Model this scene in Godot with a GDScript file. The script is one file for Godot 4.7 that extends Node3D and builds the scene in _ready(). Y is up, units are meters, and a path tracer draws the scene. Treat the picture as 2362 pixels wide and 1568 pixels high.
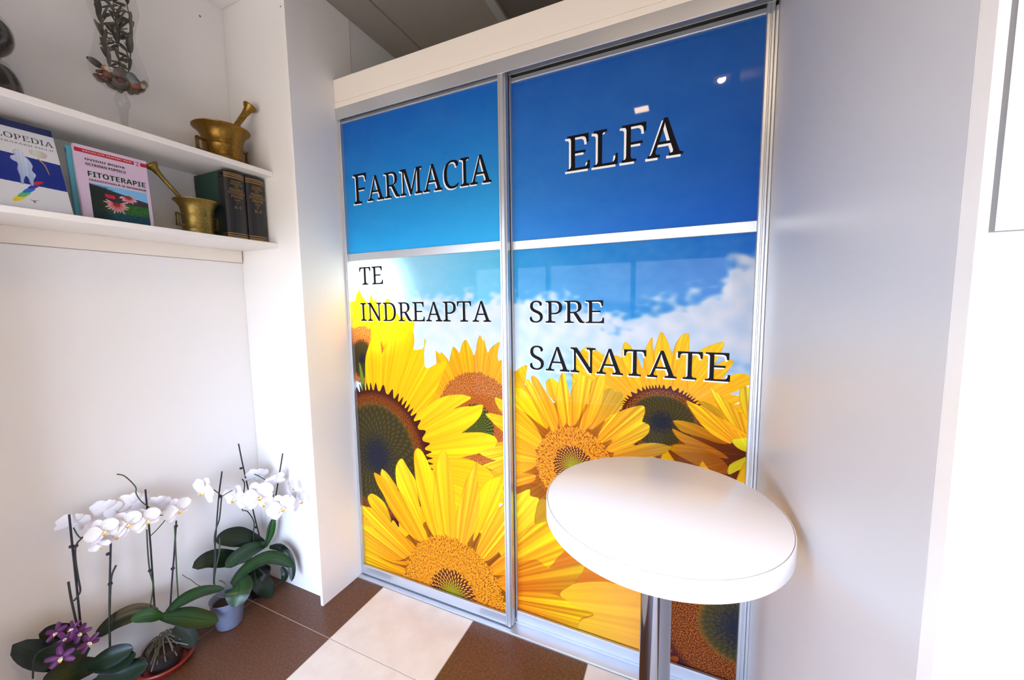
extends Node3D
# A pharmacy corner: printed sliding doors, a white shelf niche with books and mortars, orchids on the floor and a round bar table.

var M := {}

# ---------------------------------------------------------------- naming
func numbered(called: String, under: Node) -> String:
	var n := called
	var k := 0
	while under.has_node(NodePath(n)):
		k += 1
		n = "%s_%03d" % [called, k]
	return n

func tag(o: Node3D, label: String, category := "", group := "", kind := "") -> Node3D:
	if label: o.set_meta("label", label)
	if category: o.set_meta("category", category)
	if group: o.set_meta("group", group)
	if kind: o.set_meta("kind", kind)
	return o

func thing(called: String, label: String, category: String, at: Vector3, group := "", kind := "") -> Node3D:
	var o := Node3D.new()
	o.name = numbered(called, self)
	add_child(o, true)
	o.position = at
	tag(o, label, category, group, kind)
	return o

# one named mesh; its vertices are given in the axes of the place, wherever its parent stands
func obj(called: String, st: SurfaceTool, mat: Material, parent: Node3D = self) -> MeshInstance3D:
	st.index()
	return put(called, st.commit(), mat, parent)

func put(called: String, mesh: Mesh, mat: Material, parent: Node3D = self) -> MeshInstance3D:
	var o := MeshInstance3D.new()
	o.name = numbered(called, parent)
	o.mesh = mesh
	o.material_override = mat
	o.cast_shadow = GeometryInstance3D.SHADOW_CASTING_SETTING_ON
	parent.add_child(o, true)
	if parent != self and parent.get_parent() == self:
		o.position = -parent.position
	return o

# ---------------------------------------------------------------- shapes
func begin() -> SurfaceTool:
	var st := SurfaceTool.new()
	st.begin(Mesh.PRIMITIVE_TRIANGLES)
	st.set_smooth_group(-1)
	return st

func done(st: SurfaceTool) -> SurfaceTool:
	st.generate_normals()
	return st

func tri(st: SurfaceTool, a: Vector3, b: Vector3, c: Vector3) -> void:
	st.add_vertex(a); st.add_vertex(b); st.add_vertex(c)

func quad(st: SurfaceTool, a: Vector3, b: Vector3, c: Vector3, d: Vector3) -> void:
	tri(st, a, b, c); tri(st, a, c, d)

# corner-to-corner box with chamfered edges
func add_box(st: SurfaceTool, lo: Vector3, hi: Vector3, r := 0.001, t := Transform3D()) -> void:
	var c := (lo + hi) / 2.0
	var h := (hi - lo) / 2.0
	r = minf(r, minf(h.x, minf(h.y, h.z)) * 0.49)
	var ax := [Vector3.RIGHT, Vector3.UP, Vector3.BACK]
	for i in 3:
		for s in [-1.0, 1.0]:
			var n: Vector3 = ax[i] * s
			var u: Vector3 = ax[(i + 1) % 3]
			var v: Vector3 = ax[(i + 2) % 3] * s
			var hn: float = h[i]
			var hu: float = h[(i + 1) % 3] - r
			var hv: float = h[(i + 2) % 3] - r
			quad(st, t * (c + n * hn - u * hu - v * hv), t * (c + n * hn - u * hu + v * hv), t * (c + n * hn + u * hu + v * hv), t * (c + n * hn + u * hu - v * hv))
	if r <= 0.0:
		return
	for i in 3:
		var a: Vector3 = ax[i]
		var b: Vector3 = ax[(i + 1) % 3]
		var e: Vector3 = ax[(i + 2) % 3]
		var ha: float = h[i] - r
		var hb: float = h[(i + 1) % 3]
		var he: float = h[(i + 2) % 3]
		for s in [-1.0, 1.0]:
			for q in [-1.0, 1.0]:
				var p1: Vector3 = b * s * hb + e * q * (he - r)
				var p2: Vector3 = b * s * (hb - r) + e * q * he
				if s * q > 0.0:
					quad(st, t * (c + p1 - a * ha), t * (c + p1 + a * ha), t * (c + p2 + a * ha), t * (c + p2 - a * ha))
				else:
					quad(st, t * (c + p2 - a * ha), t * (c + p2 + a * ha), t * (c + p1 + a * ha), t * (c + p1 - a * ha))
	for sx in [-1.0, 1.0]:
		for sy in [-1.0, 1.0]:
			for sz in [-1.0, 1.0]:
				var p1 := c + Vector3(sx * h.x, sy * (h.y - r), sz * (h.z - r))
				var p2 := c + Vector3(sx * (h.x - r), sy * h.y, sz * (h.z - r))
				var p3 := c + Vector3(sx * (h.x - r), sy * (h.y - r), sz * h.z)
				if sx * sy * sz > 0.0: tri(st, t * p1, t * p3, t * p2)
				else: tri(st, t * p1, t * p2, t * p3)

func box(lo: Vector3, hi: Vector3, r := 0.001) -> SurfaceTool:
	var st := begin()
	add_box(st, lo, hi, r)
	return done(st)

# profile of [radius, height] turned about a vertical line through at; creases stay sharp
func add_lathe(st: SurfaceTool, at: Vector3, prof: Array, segs := 48, axis := Basis()) -> void:
	var group := 1
	for i in prof.size() - 1:
		var a: Vector2 = Vector2(prof[i][0], prof[i][1])
		var b: Vector2 = Vector2(prof[i + 1][0], prof[i + 1][1])
		if i > 0:
			var z: Vector2 = Vector2(prof[i - 1][0], prof[i - 1][1])
			if absf((a - z).angle_to(b - a)) > 0.65: group += 1
		st.set_smooth_group(group)
		for j in segs:
			var t0 := TAU * j / segs
			var t1 := TAU * (j + 1) / segs
			var d0 := Vector3(cos(t0), 0, sin(t0))
			var d1 := Vector3(cos(t1), 0, sin(t1))
			var p00 := at + axis * (d0 * a.x + Vector3.UP * a.y)
			var p01 := at + axis * (d0 * b.x + Vector3.UP * b.y)
			var p10 := at + axis * (d1 * a.x + Vector3.UP * a.y)
			var p11 := at + axis * (d1 * b.x + Vector3.UP * b.y)
			if a.x > 1e-6: tri(st, p10, p11, p00)
			if b.x > 1e-6: tri(st, p11, p01, p00)
	st.set_smooth_group(-1)

func lathe(at: Vector3, prof: Array, segs := 48, axis := Basis()) -> SurfaceTool:
	var st := begin()
	add_lathe(st, at, prof, segs, axis)
	return done(st)

func curve(p: Array, n: int) -> PackedVector3Array:
	var out := PackedVector3Array()
	if p.size() == 2:
		for i in n + 1: out.append(p[0].lerp(p[1], float(i) / n))
		return out
	var m := p.size() - 1
	for i in n + 1:
		var f := float(i) / n * m
		var k := mini(int(f), m - 1)
		var a: Vector3 = p[k]
		var b: Vector3 = p[k + 1]
		out.append(a.cubic_interpolate(b, p[k - 1] if k > 0 else a * 2.0 - b, p[k + 2] if k + 2 <= m else b * 2.0 - a, f - k))
	return out

func add_tube(st: SurfaceTool, p: PackedVector3Array, r0: float, r1: float, segs := 8) -> void:
	var side := Vector3.ZERO
	var rings := []
	for i in p.size():
		var dir: Vector3 = (p[mini(i + 1, p.size() - 1)] - p[maxi(i - 1, 0)]).normalized()
		if side == Vector3.ZERO: side = dir.cross(Vector3.RIGHT if absf(dir.x) < 0.9 else Vector3.UP).normalized()
		side = (side - dir * side.dot(dir)).normalized()
		var other := side.cross(dir)
		var r := lerpf(r0, r1, float(i) / (p.size() - 1))
		var ring := []
		for j in segs: ring.append(p[i] + (side * cos(TAU * j / segs) + other * sin(TAU * j / segs)) * r)
		rings.append(ring)
	st.set_smooth_group(1)
	for i in p.size() - 1:
		for j in segs:
			var k := (j + 1) % segs
			quad(st, rings[i][j], rings[i][k], rings[i + 1][k], rings[i + 1][j])
	st.set_smooth_group(-1)
	for j in segs:
		var k := (j + 1) % segs
		tri(st, p[0], rings[0][k], rings[0][j])
		tri(st, p[-1], rings[-1][j], rings[-1][k])

func tube(pts: Array, r0: float, r1 := -1.0, n := 14, segs := 8) -> SurfaceTool:
	var st := begin()
	add_tube(st, curve(pts, n), r0, r0 if r1 < 0.0 else r1, segs)
	return done(st)

# ---------------------------------------------------------------- materials
func mat(c: Color, rough := 0.5, metal := 0.0, spec := 0.5) -> StandardMaterial3D:
	var m := StandardMaterial3D.new()
	m.albedo_color = c
	m.roughness = rough
	m.metallic = metal
	m.metallic_specular = spec
	return m

func rgb(r: int, g: int, b: int) -> Color:
	return Color(r / 255.0, g / 255.0, b / 255.0)

func noise_tex(freq: float, a: Color, b: Color, oct := 4, seed_ := 1, size := 512, as_normal := false) -> NoiseTexture2D:
	var n := FastNoiseLite.new()
	n.seed = seed_
	n.frequency = freq
	n.fractal_octaves = oct
	n.noise_type = FastNoiseLite.TYPE_SIMPLEX_SMOOTH
	var t := NoiseTexture2D.new()
	t.width = size; t.height = size
	t.seamless = true
	t.noise = n
	if as_normal:
		t.as_normal_map = true
		t.bump_strength = 2.0
	else:
		var g := Gradient.new()
		g.set_color(0, a); g.set_color(1, b)
		t.color_ramp = g
	return t

func mottled(a: Color, b: Color, freq: float, scale_: float, rough: float, seed_ := 1, metal := 0.0) -> StandardMaterial3D:
	var m := mat(Color.WHITE, rough, metal)
	m.albedo_texture = noise_tex(freq, a, b, 5, seed_)
	m.uv1_triplanar = true
	m.uv1_world_triplanar = true
	m.uv1_scale = Vector3.ONE * scale_
	return m

func make_materials() -> void:
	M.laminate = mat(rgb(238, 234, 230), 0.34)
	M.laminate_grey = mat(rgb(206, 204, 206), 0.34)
	M.laminate_warm = mat(rgb(236, 225, 212), 0.36)
	M.edge = mat(rgb(226, 220, 212), 0.4)
	M.seam = mat(rgb(120, 104, 96), 0.8)
	M.rib = mat(rgb(160, 156, 152), 0.8)
	M.paint = mat(rgb(226, 224, 222), 0.8)
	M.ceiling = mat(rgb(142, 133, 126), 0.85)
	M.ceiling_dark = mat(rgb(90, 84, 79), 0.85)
	M.alu = mat(rgb(206, 208, 212), 0.34, 0.75)
	M.alu_dark = mat(rgb(120, 122, 128), 0.4, 0.7)
	M.rubber = mat(rgb(30, 30, 34), 0.6)
	M.chrome = mat(rgb(158, 158, 164), 0.08, 1.0)
	M.table = mat(rgb(248, 246, 247), 0.25)
	M.band = mat(rgb(246, 242, 240), 0.3)
	M.grout = mat(rgb(190, 176, 160), 0.9)
	for k in 2:
		M["brown%d" % k] = mottled(rgb(74, 43, 25), rgb(116, 74, 47), 0.05, 2.4 + k * 0.4, 0.42, 5 + k)
		M["cream%d" % k] = mottled(rgb(218, 204, 188), rgb(230, 219, 205), 0.008, 1.6 + k * 0.3, 0.38, 15 + k)
	M.brass = mottled(rgb(112, 82, 32), rgb(160, 122, 56), 0.02, 7.0, 0.34, 21, 0.9)
	M.brass_old = mottled(rgb(112, 92, 44), rgb(164, 138, 76), 0.02, 8.0, 0.42, 22, 0.85)
	var g := mat(Color(0.3, 0.31, 0.32, 0.1), 0.02)
	g.transparency = BaseMaterial3D.TRANSPARENCY_ALPHA
	g.cull_mode = BaseMaterial3D.CULL_DISABLED
	M.glass = g
	M.solid_glass = mat(Color(0.96, 0.96, 0.96, 0.0), 0.02)
	M.solid_glass.refraction_enabled = true
	M.solid_glass.refraction_scale = 0.05
	M.leaf = leaf_mat(rgb(18, 42, 16), rgb(32, 68, 27))
	M.leaf_dark = leaf_mat(rgb(10, 22, 10), rgb(16, 36, 15))
	M.leaf_light = leaf_mat(rgb(26, 66, 18), rgb(46, 96, 28))
	M.stem = mat(rgb(48, 70, 40), 0.5)
	M.stem_dark = mat(rgb(36, 44, 32), 0.55)
	M.stake = mat(rgb(28, 22, 34), 0.5)
	M.root = mat(rgb(104, 104, 92), 0.8)
	M.bark = mottled(rgb(26, 18, 12), rgb(70, 46, 28), 0.05, 9.0, 0.9, 31)
	M.petal = mat(rgb(246, 245, 246), 0.5)
	M.petal.backlight_enabled = true
	M.petal.backlight = Color(0.35, 0.35, 0.35)
	M.petal_back = mat(rgb(242, 237, 241), 0.5)
	M.petal_back.backlight_enabled = true
	M.petal_back.backlight = Color(0.35, 0.33, 0.35)
	M.lip = mat(rgb(236, 176, 30), 0.5)
	M.lip_white = mat(rgb(240, 236, 230), 0.5)
	M.purple = mat(rgb(98, 36, 92), 0.5)
	M.purple_pale = mat(rgb(206, 176, 214), 0.5)
	M.pot = mat(Color(0.50, 0.53, 0.62, 0.6), 0.4)
	M.pot.transparency = BaseMaterial3D.TRANSPARENCY_ALPHA
	M.pot_clear = mat(Color(0.3, 0.31, 0.34, 0.07), 0.2)
	M.pot_clear.transparency = BaseMaterial3D.TRANSPARENCY_ALPHA
	M.frame_face = mat(rgb(236, 238, 242), 0.25, 0.2)
	M.red_dish = mat(rgb(128, 34, 24), 0.35)
	M.black = mat(rgb(24, 24, 28), 0.4)
	M.white_ink = mat(rgb(235, 235, 240), 0.4)

func leaf_mat(a: Color, b: Color) -> StandardMaterial3D:
	var im := Image.create(64, 16, false, Image.FORMAT_RGB8)
	for x in 64:
		var rib := absf(x - 31.5) / 31.5
		var c := b.lerp(a, smoothstep(0.0, 0.9, rib))
		if rib < 0.05: c = c.darkened(0.35)
		c = c.lerp(c.lightened(0.03), 0.5 + 0.5 * sin(x * 1.7))
		for y in 16: im.set_pixel(x, y, c)
	var m := mat(Color.WHITE, 0.32, 0.0, 0.45)
	m.albedo_texture = ImageTexture.create_from_image(im)
	return m

# ---------------------------------------------------------------- printing: a canvas in centimetres, painted with petals, seed heads and sky
var cw := 0
var ch := 0
var cs := 7.0
var ctop := 0.0
var cb := PackedByteArray()
var streaks := PackedFloat32Array()
var nz := FastNoiseLite.new()

func start_printing() -> void:
	var rng := RandomNumberGenerator.new()
	rng.seed = 77
	var raw := PackedFloat32Array()
	for i in 2048: raw.append(rng.randf())
	for i in 2048:
		var s := 0.0
		for k in 15: s += raw[(i + k) & 2047]
		streaks.append(clampf((s / 15.0 - 0.5) * 3.2 + 0.5, 0.0, 1.0))
	nz.seed = 4
	nz.frequency = 1.0
	nz.noise_type = FastNoiseLite.TYPE_SIMPLEX_SMOOTH
	nz.fractal_type = FastNoiseLite.FRACTAL_NONE

func canvas(w_cm: float, h_cm: float, top_cm: float, scale_: float) -> void:
	cs = scale_; ctop = top_cm
	cw = int(w_cm * cs); ch = int(h_cm * cs)
	cb.resize(cw * ch * 3)

func printed() -> ImageTexture:
	var im := Image.create_from_data(cw, ch, false, Image.FORMAT_RGB8, cb)
	return ImageTexture.create_from_image(im)

func outline(p: Array, sub := 5) -> PackedVector2Array:
	var n := p.size() / 2
	var q := PackedVector2Array()
	for i in n: q.append(Vector2(p[i * 2] * cs, (ctop - p[i * 2 + 1]) * cs))
	if sub < 2: return q
	var out := PackedVector2Array()
	for i in n:
		var a := q[(i + n - 1) % n]
		var b := q[i]
		var c := q[(i + 1) % n]
		var d := q[(i + 2) % n]
		var t1 := (c - a) * 0.5
		var t2 := (d - b) * 0.5
		var len_ := (c - b).length()
		t1 = t1.limit_length(len_ * 0.9)
		t2 = t2.limit_length(len_ * 0.9)
		for k in sub:
			var t := float(k) / sub
			var tt := t * t
			var ttt := tt * t
			out.append(b * (2 * ttt - 3 * tt + 1) + t1 * (ttt - 2 * tt + t) + c * (-2 * ttt + 3 * tt) + t2 * (ttt - tt))
	return out

# a petal (or any patch): coloured from ci near its flower's middle to co at the tip, with streaks that run out from the middle
func petal(p: Array, mid: Array, ci: Color, co: Color, amp := 0.16, edge := 0.88, sub := 5) -> void:
	var q := outline(p, sub)
	var n := q.size()
	var mx: float = mid[0] * cs
	var my: float = (ctop - mid[1]) * cs
	var y0 := 1e9
	var y1 := -1e9
	var r0 := 1e9
	var r1 := 0.0
	for v in q:
		y0 = minf(y0, v.y); y1 = maxf(y1, v.y)
		var r := Vector2(v.x - mx, v.y - my).length()
		r0 = minf(r0, r); r1 = maxf(r1, r)
	var inv := 1.0 / maxf(r1 - r0, 1.0)
	var ir := ci.r * 255.0; var ig := ci.g * 255.0; var ib := ci.b * 255.0
	var dr := co.r * 255.0 - ir; var dg := co.g * 255.0 - ig; var db := co.b * 255.0 - ib
	for y in range(maxi(0, int(y0)), mini(ch, int(y1) + 1)):
		var yc := y + 0.5
		var xs := PackedFloat32Array()
		for i in n:
			var a := q[i]
			var b := q[(i + 1) % n]
			if (a.y <= yc) != (b.y <= yc):
				xs.append(a.x + (yc - a.y) / (b.y - a.y) * (b.x - a.x))
		xs.sort()
		for s in xs.size() / 2:
			var xa := xs[s * 2]
			var xb := xs[s * 2 + 1]
			var dy := yc - my
			for x in range(maxi(0, int(xa + 0.5)), mini(cw, int(xb + 0.5))):
				var dx := x - mx
				var t := clampf((sqrt(dx * dx + dy * dy) - r0) * inv, 0.0, 1.0)
				var k := 1.0 + amp * (streaks[int((atan2(dy, dx) + PI) * 700.0) & 2047] - 0.6)
				var e := minf(x - xa, xb - x)
				if e < 3.0: k *= lerpf(edge, 1.0, maxf(e, 0.0) / 3.0)
				var o := (y * cw + x) * 3
				cb[o] = clampi(int((ir + dr * t) * k), 0, 255)
				cb[o + 1] = clampi(int((ig + dg * t) * k * k), 0, 255)
				cb[o + 2] = clampi(int((ib + db * t) * k), 0, 255)

# a seed head; kind 0 dark ripe, 1 gold in flower, 2 orange
func head(c: Array, rx: float, ry: float, kind: int, core := 0.72) -> void:
	var mx: float = c[0] * cs
	var my: float = (ctop - c[1]) * cs
	var ax := rx * cs
	var ay := ry * cs
	for y in range(maxi(0, int(my - ay * 1.12)), mini(ch, int(my + ay * 1.12))):
		for x in range(maxi(0, int(mx - ax * 1.12)), mini(cw, int(mx + ax * 1.12))):
			var dx := (x - mx) / ax
			var dy := (y - my) / ay
			var e := sqrt(dx * dx + dy * dy)
			var a := atan2(dy, dx)
			var rim := 1.0
			if kind == 0: rim = 0.97 + 0.11 * pow(absf(sin(a * 31.0 + 2.0 * sin(a * 7.0))), 3.0)
			else: rim = 0.985 + 0.03 * nz.get_noise_2d(a * 20.0, 3.0)
			if e > rim: continue
			var f := nz.get_noise_2d(x * 0.22, y * 0.22)
			var f2 := nz.get_noise_2d(x * 0.09 + 50.0, y * 0.09)
			var dots := (0.5 + 0.5 * sin(a * 34.0 + e * 34.0)) * (0.5 + 0.5 * sin(a * 55.0 - e * 44.0))
			var r := 0.0
			var g := 0.0
			var b := 0.0
			if kind == 0:
				if e > core + 0.03 * f2:
					var k := clampf(0.5 + 0.9 * f, 0.0, 1.0)
					r = lerpf(60, 176, k); g = lerpf(26, 92, k); b = lerpf(22, 32, k)
					var d := smoothstep(0.86, 0.98, e)
					r = lerpf(r, 66, d * 0.85); g = lerpf(g, 26, d * 0.85); b = lerpf(b, 28, d * 0.85)
				else:
					var k := 0.78 + 0.32 * dots
					r = 80 * k; g = 68 * k; b = 38 * k
					var d := 1.0 - smoothstep(0.1, 0.42, e + 0.12 * f2)
					r = lerpf(r, 40, d); g = lerpf(g, 40, d); b = lerpf(b, 50, d)
					d = smoothstep(core - 0.1, core, e) * 0.6
					r = lerpf(r, 150, d); g = lerpf(g, 88, d); b = lerpf(b, 30, d)
			elif kind == 1:
				if e > core + 0.05 * f2:
					var fr := nz.get_noise_2d(a * rx * 1.1, e * rx * 0.55) + 0.5 * nz.get_noise_2d(a * rx * 2.6 + 7.0, e * rx * 1.2)
					var k := clampf(0.78 + 0.75 * fr + 0.25 * f, 0.0, 1.0)
					r = lerpf(112, 248, k); g = lerpf(50, 154, k); b = lerpf(12, 34, k)
				else:
					var d := smoothstep(0.2, 0.45, dots)
					var q := 1.0 - smoothstep(0.1, 0.8, e / core)
					r = lerpf(92, lerpf(232, 196, q), d); g = lerpf(38, lerpf(160, 190, q), d); b = lerpf(24, lerpf(50, 40, q), d)
					r = lerpf(r, 170, q * 0.5); g = lerpf(g, 168, q * 0.6); b = lerpf(b, 30, q * 0.5)
			else:
				if e > core + 0.05 * f2:
					var k := clampf(0.5 + 0.9 * f, 0.0, 1.0)
					r = lerpf(136, 236, k); g = lerpf(60, 150, k); b = lerpf(22, 70, k)
					var d := 1.0 - smoothstep(core, 0.75, e)
					r = lerpf(r, 170, d * 0.5); g = lerpf(g, 76, d * 0.5); b = lerpf(b, 30, d * 0.5)
				else:
					var k := 0.5 + 0.8 * dots
					r = 112 * k; g = 116 * k; b = 48 * k
			var o := (y * cw + x) * 3
			cb[o] = clampi(int(r), 0, 255); cb[o + 1] = clampi(int(g), 0, 255); cb[o + 2] = clampi(int(b), 0, 255)

# blue sky between four corner colours; white cloud under the line (pairs of centimetres from left to right)
func sky(tl: Color, tr: Color, bl: Color, br: Color, line: Array, white_l: Color, white_r: Color, low_cm: float, streaky := []) -> void:
	var n := line.size() / 2
	for x in cw:
		var u := float(x) / cw
		var xc := x / cs
		var yl := -1e9
		if n:
			yl = line[1]
			for i in n - 1:
				if xc >= line[i * 2]:
					yl = lerpf(line[i * 2 + 1], line[i * 2 + 3], clampf((xc - line[i * 2]) / (line[i * 2 + 2] - line[i * 2]), 0.0, 1.0))
		var top := tl.lerp(tr, u)
		var bot := bl.lerp(br, u)
		var white := white_l.lerp(white_r, u)
		for y in ch:
			var yc := ctop - y / cs
			if yc < low_cm: break
			var v := float(y) / ch * (float(ch) / maxf(1.0, (ctop - low_cm) * cs))
			var c := top.lerp(bot, clampf(v, 0.0, 1.0))
			var f := nz.get_noise_2d(xc * 0.05, yc * 0.08) * 0.6 + nz.get_noise_2d(xc * 0.16, yc * 0.22) * 0.4
			c = c.lightened(0.04 + (0.06 if n else 0.018) * f) if f > -0.8 else c
			if n:
				var w := smoothstep(-4.0, 5.0, yl - yc + f * 9.0)
				w *= 0.9 + 0.1 * nz.get_noise_2d(xc * 0.12 + 9.0, yc * 0.12)
				for k in streaky.size() / 4:
					var ex: float = (xc - streaky[k * 4]) / streaky[k * 4 + 2]
					var ey: float = (yc - streaky[k * 4 + 1]) / streaky[k * 4 + 3]
					w *= 1.0 - 0.85 * exp(-(ex * ex + ey * ey)) * clampf(0.8 + f, 0.0, 1.0)
				c = c.lerp(white, w)
			var o := (y * cw + x) * 3
			cb[o] = int(c.r * 255.0); cb[o + 1] = int(c.g * 255.0); cb[o + 2] = int(c.b * 255.0)

func print_left_low() -> ImageTexture:
	canvas(95.92, 182.61, 188.57, 7.0)
	var y1 := rgb(250, 196, 16)
	var y2 := rgb(252, 216, 28)
	var o1 := rgb(246, 160, 28)
	var hole := rgb(128, 70, 22)
	for i in cw * ch:
		cb[i * 3] = 236; cb[i * 3 + 1] = 172; cb[i * 3 + 2] = 28
	sky(rgb(206, 230, 240), rgb(86, 186, 228), rgb(196, 226, 240), rgb(92, 196, 236), [1.8,171.4, 17.5,165.9, 42.3,165.5, 69.1,165.8, 76.7,167.5, 83.5,165.9, 86.2,165.2, 89.4,166.5, 96.6,166.7], rgb(232, 238, 246), rgb(226, 230, 242), 90.0)
	# far flower at the upper left edge
	var m1 := [6.5,135.2]
	petal([-0.8,166.1, 2,166.1, 4,171.3, 4.5,170.5, 5.8,172.5, 7.9,168.8, 11.7,165.1, 12.8,165.1, 14.4,169.9, 16.2,165.9, 17.4,167.8, 19,164.6, 22.6,164.2, 25.8,167.3, 26.8,166.5, 27.8,166.9, 27.9,164.1, 31.8,159.1, 32.8,159.1, 34.2,156.7, 37.1,157.3, 39.4,155.2, 42.8,155.6, 43.6,153.3, 42.5,150.6, 43.2,145.3, 41.1,139.8, 31.1,135.5, -3.1,133.9], m1, rgb(240, 170, 20), y2, 0.14, 0.9, 3)
	head(m1, 16.0, 17.0, 2, 0.3)
	head([5.5,133], 8.0, 11.0, 0, 0.98)
	# flower behind at the right
	var m3 := [79.8,102.3]
	petal([56.8,132.8, 56.6,139.2, 56.9,139.6, 59.5,138.2, 60,139.2, 62.5,137.2, 65.1,134.4, 65.6,137.4, 67.3,142.1, 68.8,141.4, 70.8,138.9, 72.4,142.8, 72.8,142.2, 74.8,145.9, 76.4,144, 79.1,138.2, 80.8,141.3, 82.8,148.3, 84.6,145.5, 85.4,146.4, 86.1,142.9, 87.2,139.9, 89.2,142.6, 93.8,145.4, 92.9,141.7, 93,136, 98.4,138.8, 99.6,96.3, 57.7,90.4, 49.2,109.5], m3, rgb(248, 156, 34), rgb(242, 190, 22), 0.12, 0.88, 3)
	petal([65.1,134.4, 65.6,137.4, 67.3,142.1, 68.8,141.4, 70.8,138.9, 73.7,122.7, 70.3,121.7], m3, rgb(247, 158, 34), rgb(238, 186, 22), 0.12, 0.9)
	petal([72.4,142.8, 74.8,145.9, 76.4,144, 79.1,138.2, 80,123.2, 75.4,122.8], m3, rgb(247, 158, 34), rgb(240, 190, 22), 0.12, 0.9)
	petal([80.8,141.3, 82.8,148.3, 84.6,145.5, 86.1,142.9, 88.3,134.5, 86.8,123, 82.8,123.4], m3, rgb(248, 160, 34), rgb(238, 186, 20), 0.12, 0.9)
	head(m3, 24.5, 28.0, 2, 0.4)
	# stem
	petal([2.6,130.8, 3.9,130, 6.1,121.7, 7,114.7, 8.5,107.5, 5.7,107.3, 3.6,117.3], m1, rgb(120, 156, 50), rgb(96, 132, 40), 0.1, 0.8)
	# the large flower whose dark seed head lies on the left edge
	var m2 := [13.1,76.5]
	petal([6.5,114.7, 7.5,130.2, 8.7,136.1, 12.5,144.5, 13.9,154.2, 19.5,155.1, 19.8,143, 20.2,136.2, 24.3,141.6, 28.8,149.6, 33.2,156.7, 37.1,156.7, 43.6,153.3, 42.5,150.6, 43.2,145.3, 42.6,141.4, 41.1,139.8, 47.7,140, 49.2,141.6, 49.8,145.8, 50.7,144.7, 49.9,142, 48.9,136.3, 49.4,130.9, 51.9,130.3, 56.8,132.8, 63.3,133.9, 57.2,120.7, 49.7,109.5, 29.1,98.8, -0.7,95.4], m2, rgb(250, 182, 18), rgb(253, 212, 18), 0.08, 0.92, 3)
	petal([13.9,154.2, 19.5,155.1, 19.8,143, 20.2,136.2, 20.9,118.7, 18.9,101.8, 6.4,100.5, 6.5,114.7, 7.5,130.2, 8.7,136.1, 12.5,144.5], m2, rgb(250, 182, 20), rgb(254, 220, 20), 0.1, 0.9)
	petal([20.2,136.2, 24.3,141.6, 28.8,149.6, 33.2,156.7, 39.9,156, 43.1,152.9, 42.5,149.1, 42.6,141.8, 39.9,135.5, 31.2,119.4, 26.3,102.6, 18.9,101.8, 20.2,118.6], m2, rgb(250, 180, 20), rgb(254, 220, 22), 0.1, 0.92)
	petal([40.4,135.9, 48.2,140.1, 49.4,130.9, 51.9,130.3, 56.8,132.8, 63.3,133.9, 57.2,120.7, 49.7,109.5, 34.2,100.2, 26.3,102.6, 33.3,121.6], m2, rgb(250, 180, 20), rgb(254, 214, 26), 0.1, 0.93)
	petal([34,95, 41.8,104.9, 49.7,109.8, 56.3,113.8, 63.1,116.5, 70.2,117.7, 74,117.6, 77.3,116.6, 72.6,113.4, 66.4,109.6, 53.5,100.6, 41.2,91.1], m2, rgb(250, 182, 22), rgb(252, 218, 34), 0.1, 0.88)
	petal([41.4,94.3, 53.6,103, 66.4,109.6, 71.7,111.4, 77.6,112.4, 83.6,113.7, 83.6,110.8, 82.5,108.1, 79.1,104, 75.6,101, 71,97.6, 57.7,89.3, 45.8,86], m2, rgb(250, 184, 24), rgb(253, 220, 34), 0.1, 0.88)
	petal([45.8,86, 57.8,93.3, 71,97.6, 77.7,98.8, 83.9,99.4, 89.9,98.4, 91.7,95.7, 90.2,93.3, 81.6,88.6, 75.2,86.1, 69.3,84.1, 57.3,80.2, 47.9,79.9], m2, rgb(250, 186, 24), rgb(253, 222, 30), 0.1, 0.88)
	petal([48,80.7, 57.4,81.8, 69.3,84.1, 75.2,84.2, 80.2,83.1, 83.1,82.1, 87.5,80.2, 93.5,76.8, 94.9,68.9, 86.8,44.2, 50.9,35.1, 42.3,62.5], m2, rgb(246, 180, 24), rgb(244, 198, 26), 0.08, 0.9)
	head(m2, 36.5, 40.0, 0, 0.8)
	# tips of the next door's flower reaching in from the right
	var m4 := [124.0, 101.0]
	petal([90.5,117.8, 92.7,117.8, 95.4,116.7, 99.8,109.7, 96,109.2, 93,112.1, 90.7,115.9], m4, rgb(246, 186, 28), rgb(250, 208, 44), 0.14)
	petal([85.3,109, 88.2,109.9, 91.3,109.6, 99.8,108.2, 99.7,99.7, 95.9,101, 92,103, 88.1,106.2], m4, rgb(246, 186, 28), rgb(250, 212, 40), 0.14)
	petal([90.6,93.7, 92.6,95.8, 99.6,96.1, 99.6,90.3, 93,91.5], m4, rgb(238, 176, 34), rgb(236, 176, 40), 0.16)
	petal([81.4,88.6, 85.7,91.1, 90.2,93.3, 99.6,93.9, 99.5,87, 90.9,86.2, 85.2,86.9], m4, rgb(247, 190, 28), rgb(252, 220, 50), 0.18)
	petal([83.1,82.1, 87.6,84.7, 91.7,86.3, 99.5,88.5, 99.4,80.1, 91.6,79.8, 86.7,81.2], m4, rgb(247, 186, 28), rgb(250, 214, 44), 0.18)
	petal([87.5,80.2, 91.6,79.8, 99.4,80.1, 99.3,69.7, 95,71.1], m4, rgb(240, 176, 28), rgb(240, 190, 36), 0.18)
	# the golden flower at the foot
	var m5 := [62.6,4.8]
	petal([42.9,40.9, 51.5,47.6, 60.7,45.1, 66.1,50.9, 79.6,46.2, 91.3,38.1, 96.8,26.9, 96.6,11.9, 78.8,11.8, 45.9,13.7, 25.1,5.7, -3.7,3.9, -3.1,12.8, 16.7,20.7, 30.9,30.6], m5, hole, rgb(186, 118, 26), 0.3, 0.95, 3)
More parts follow.
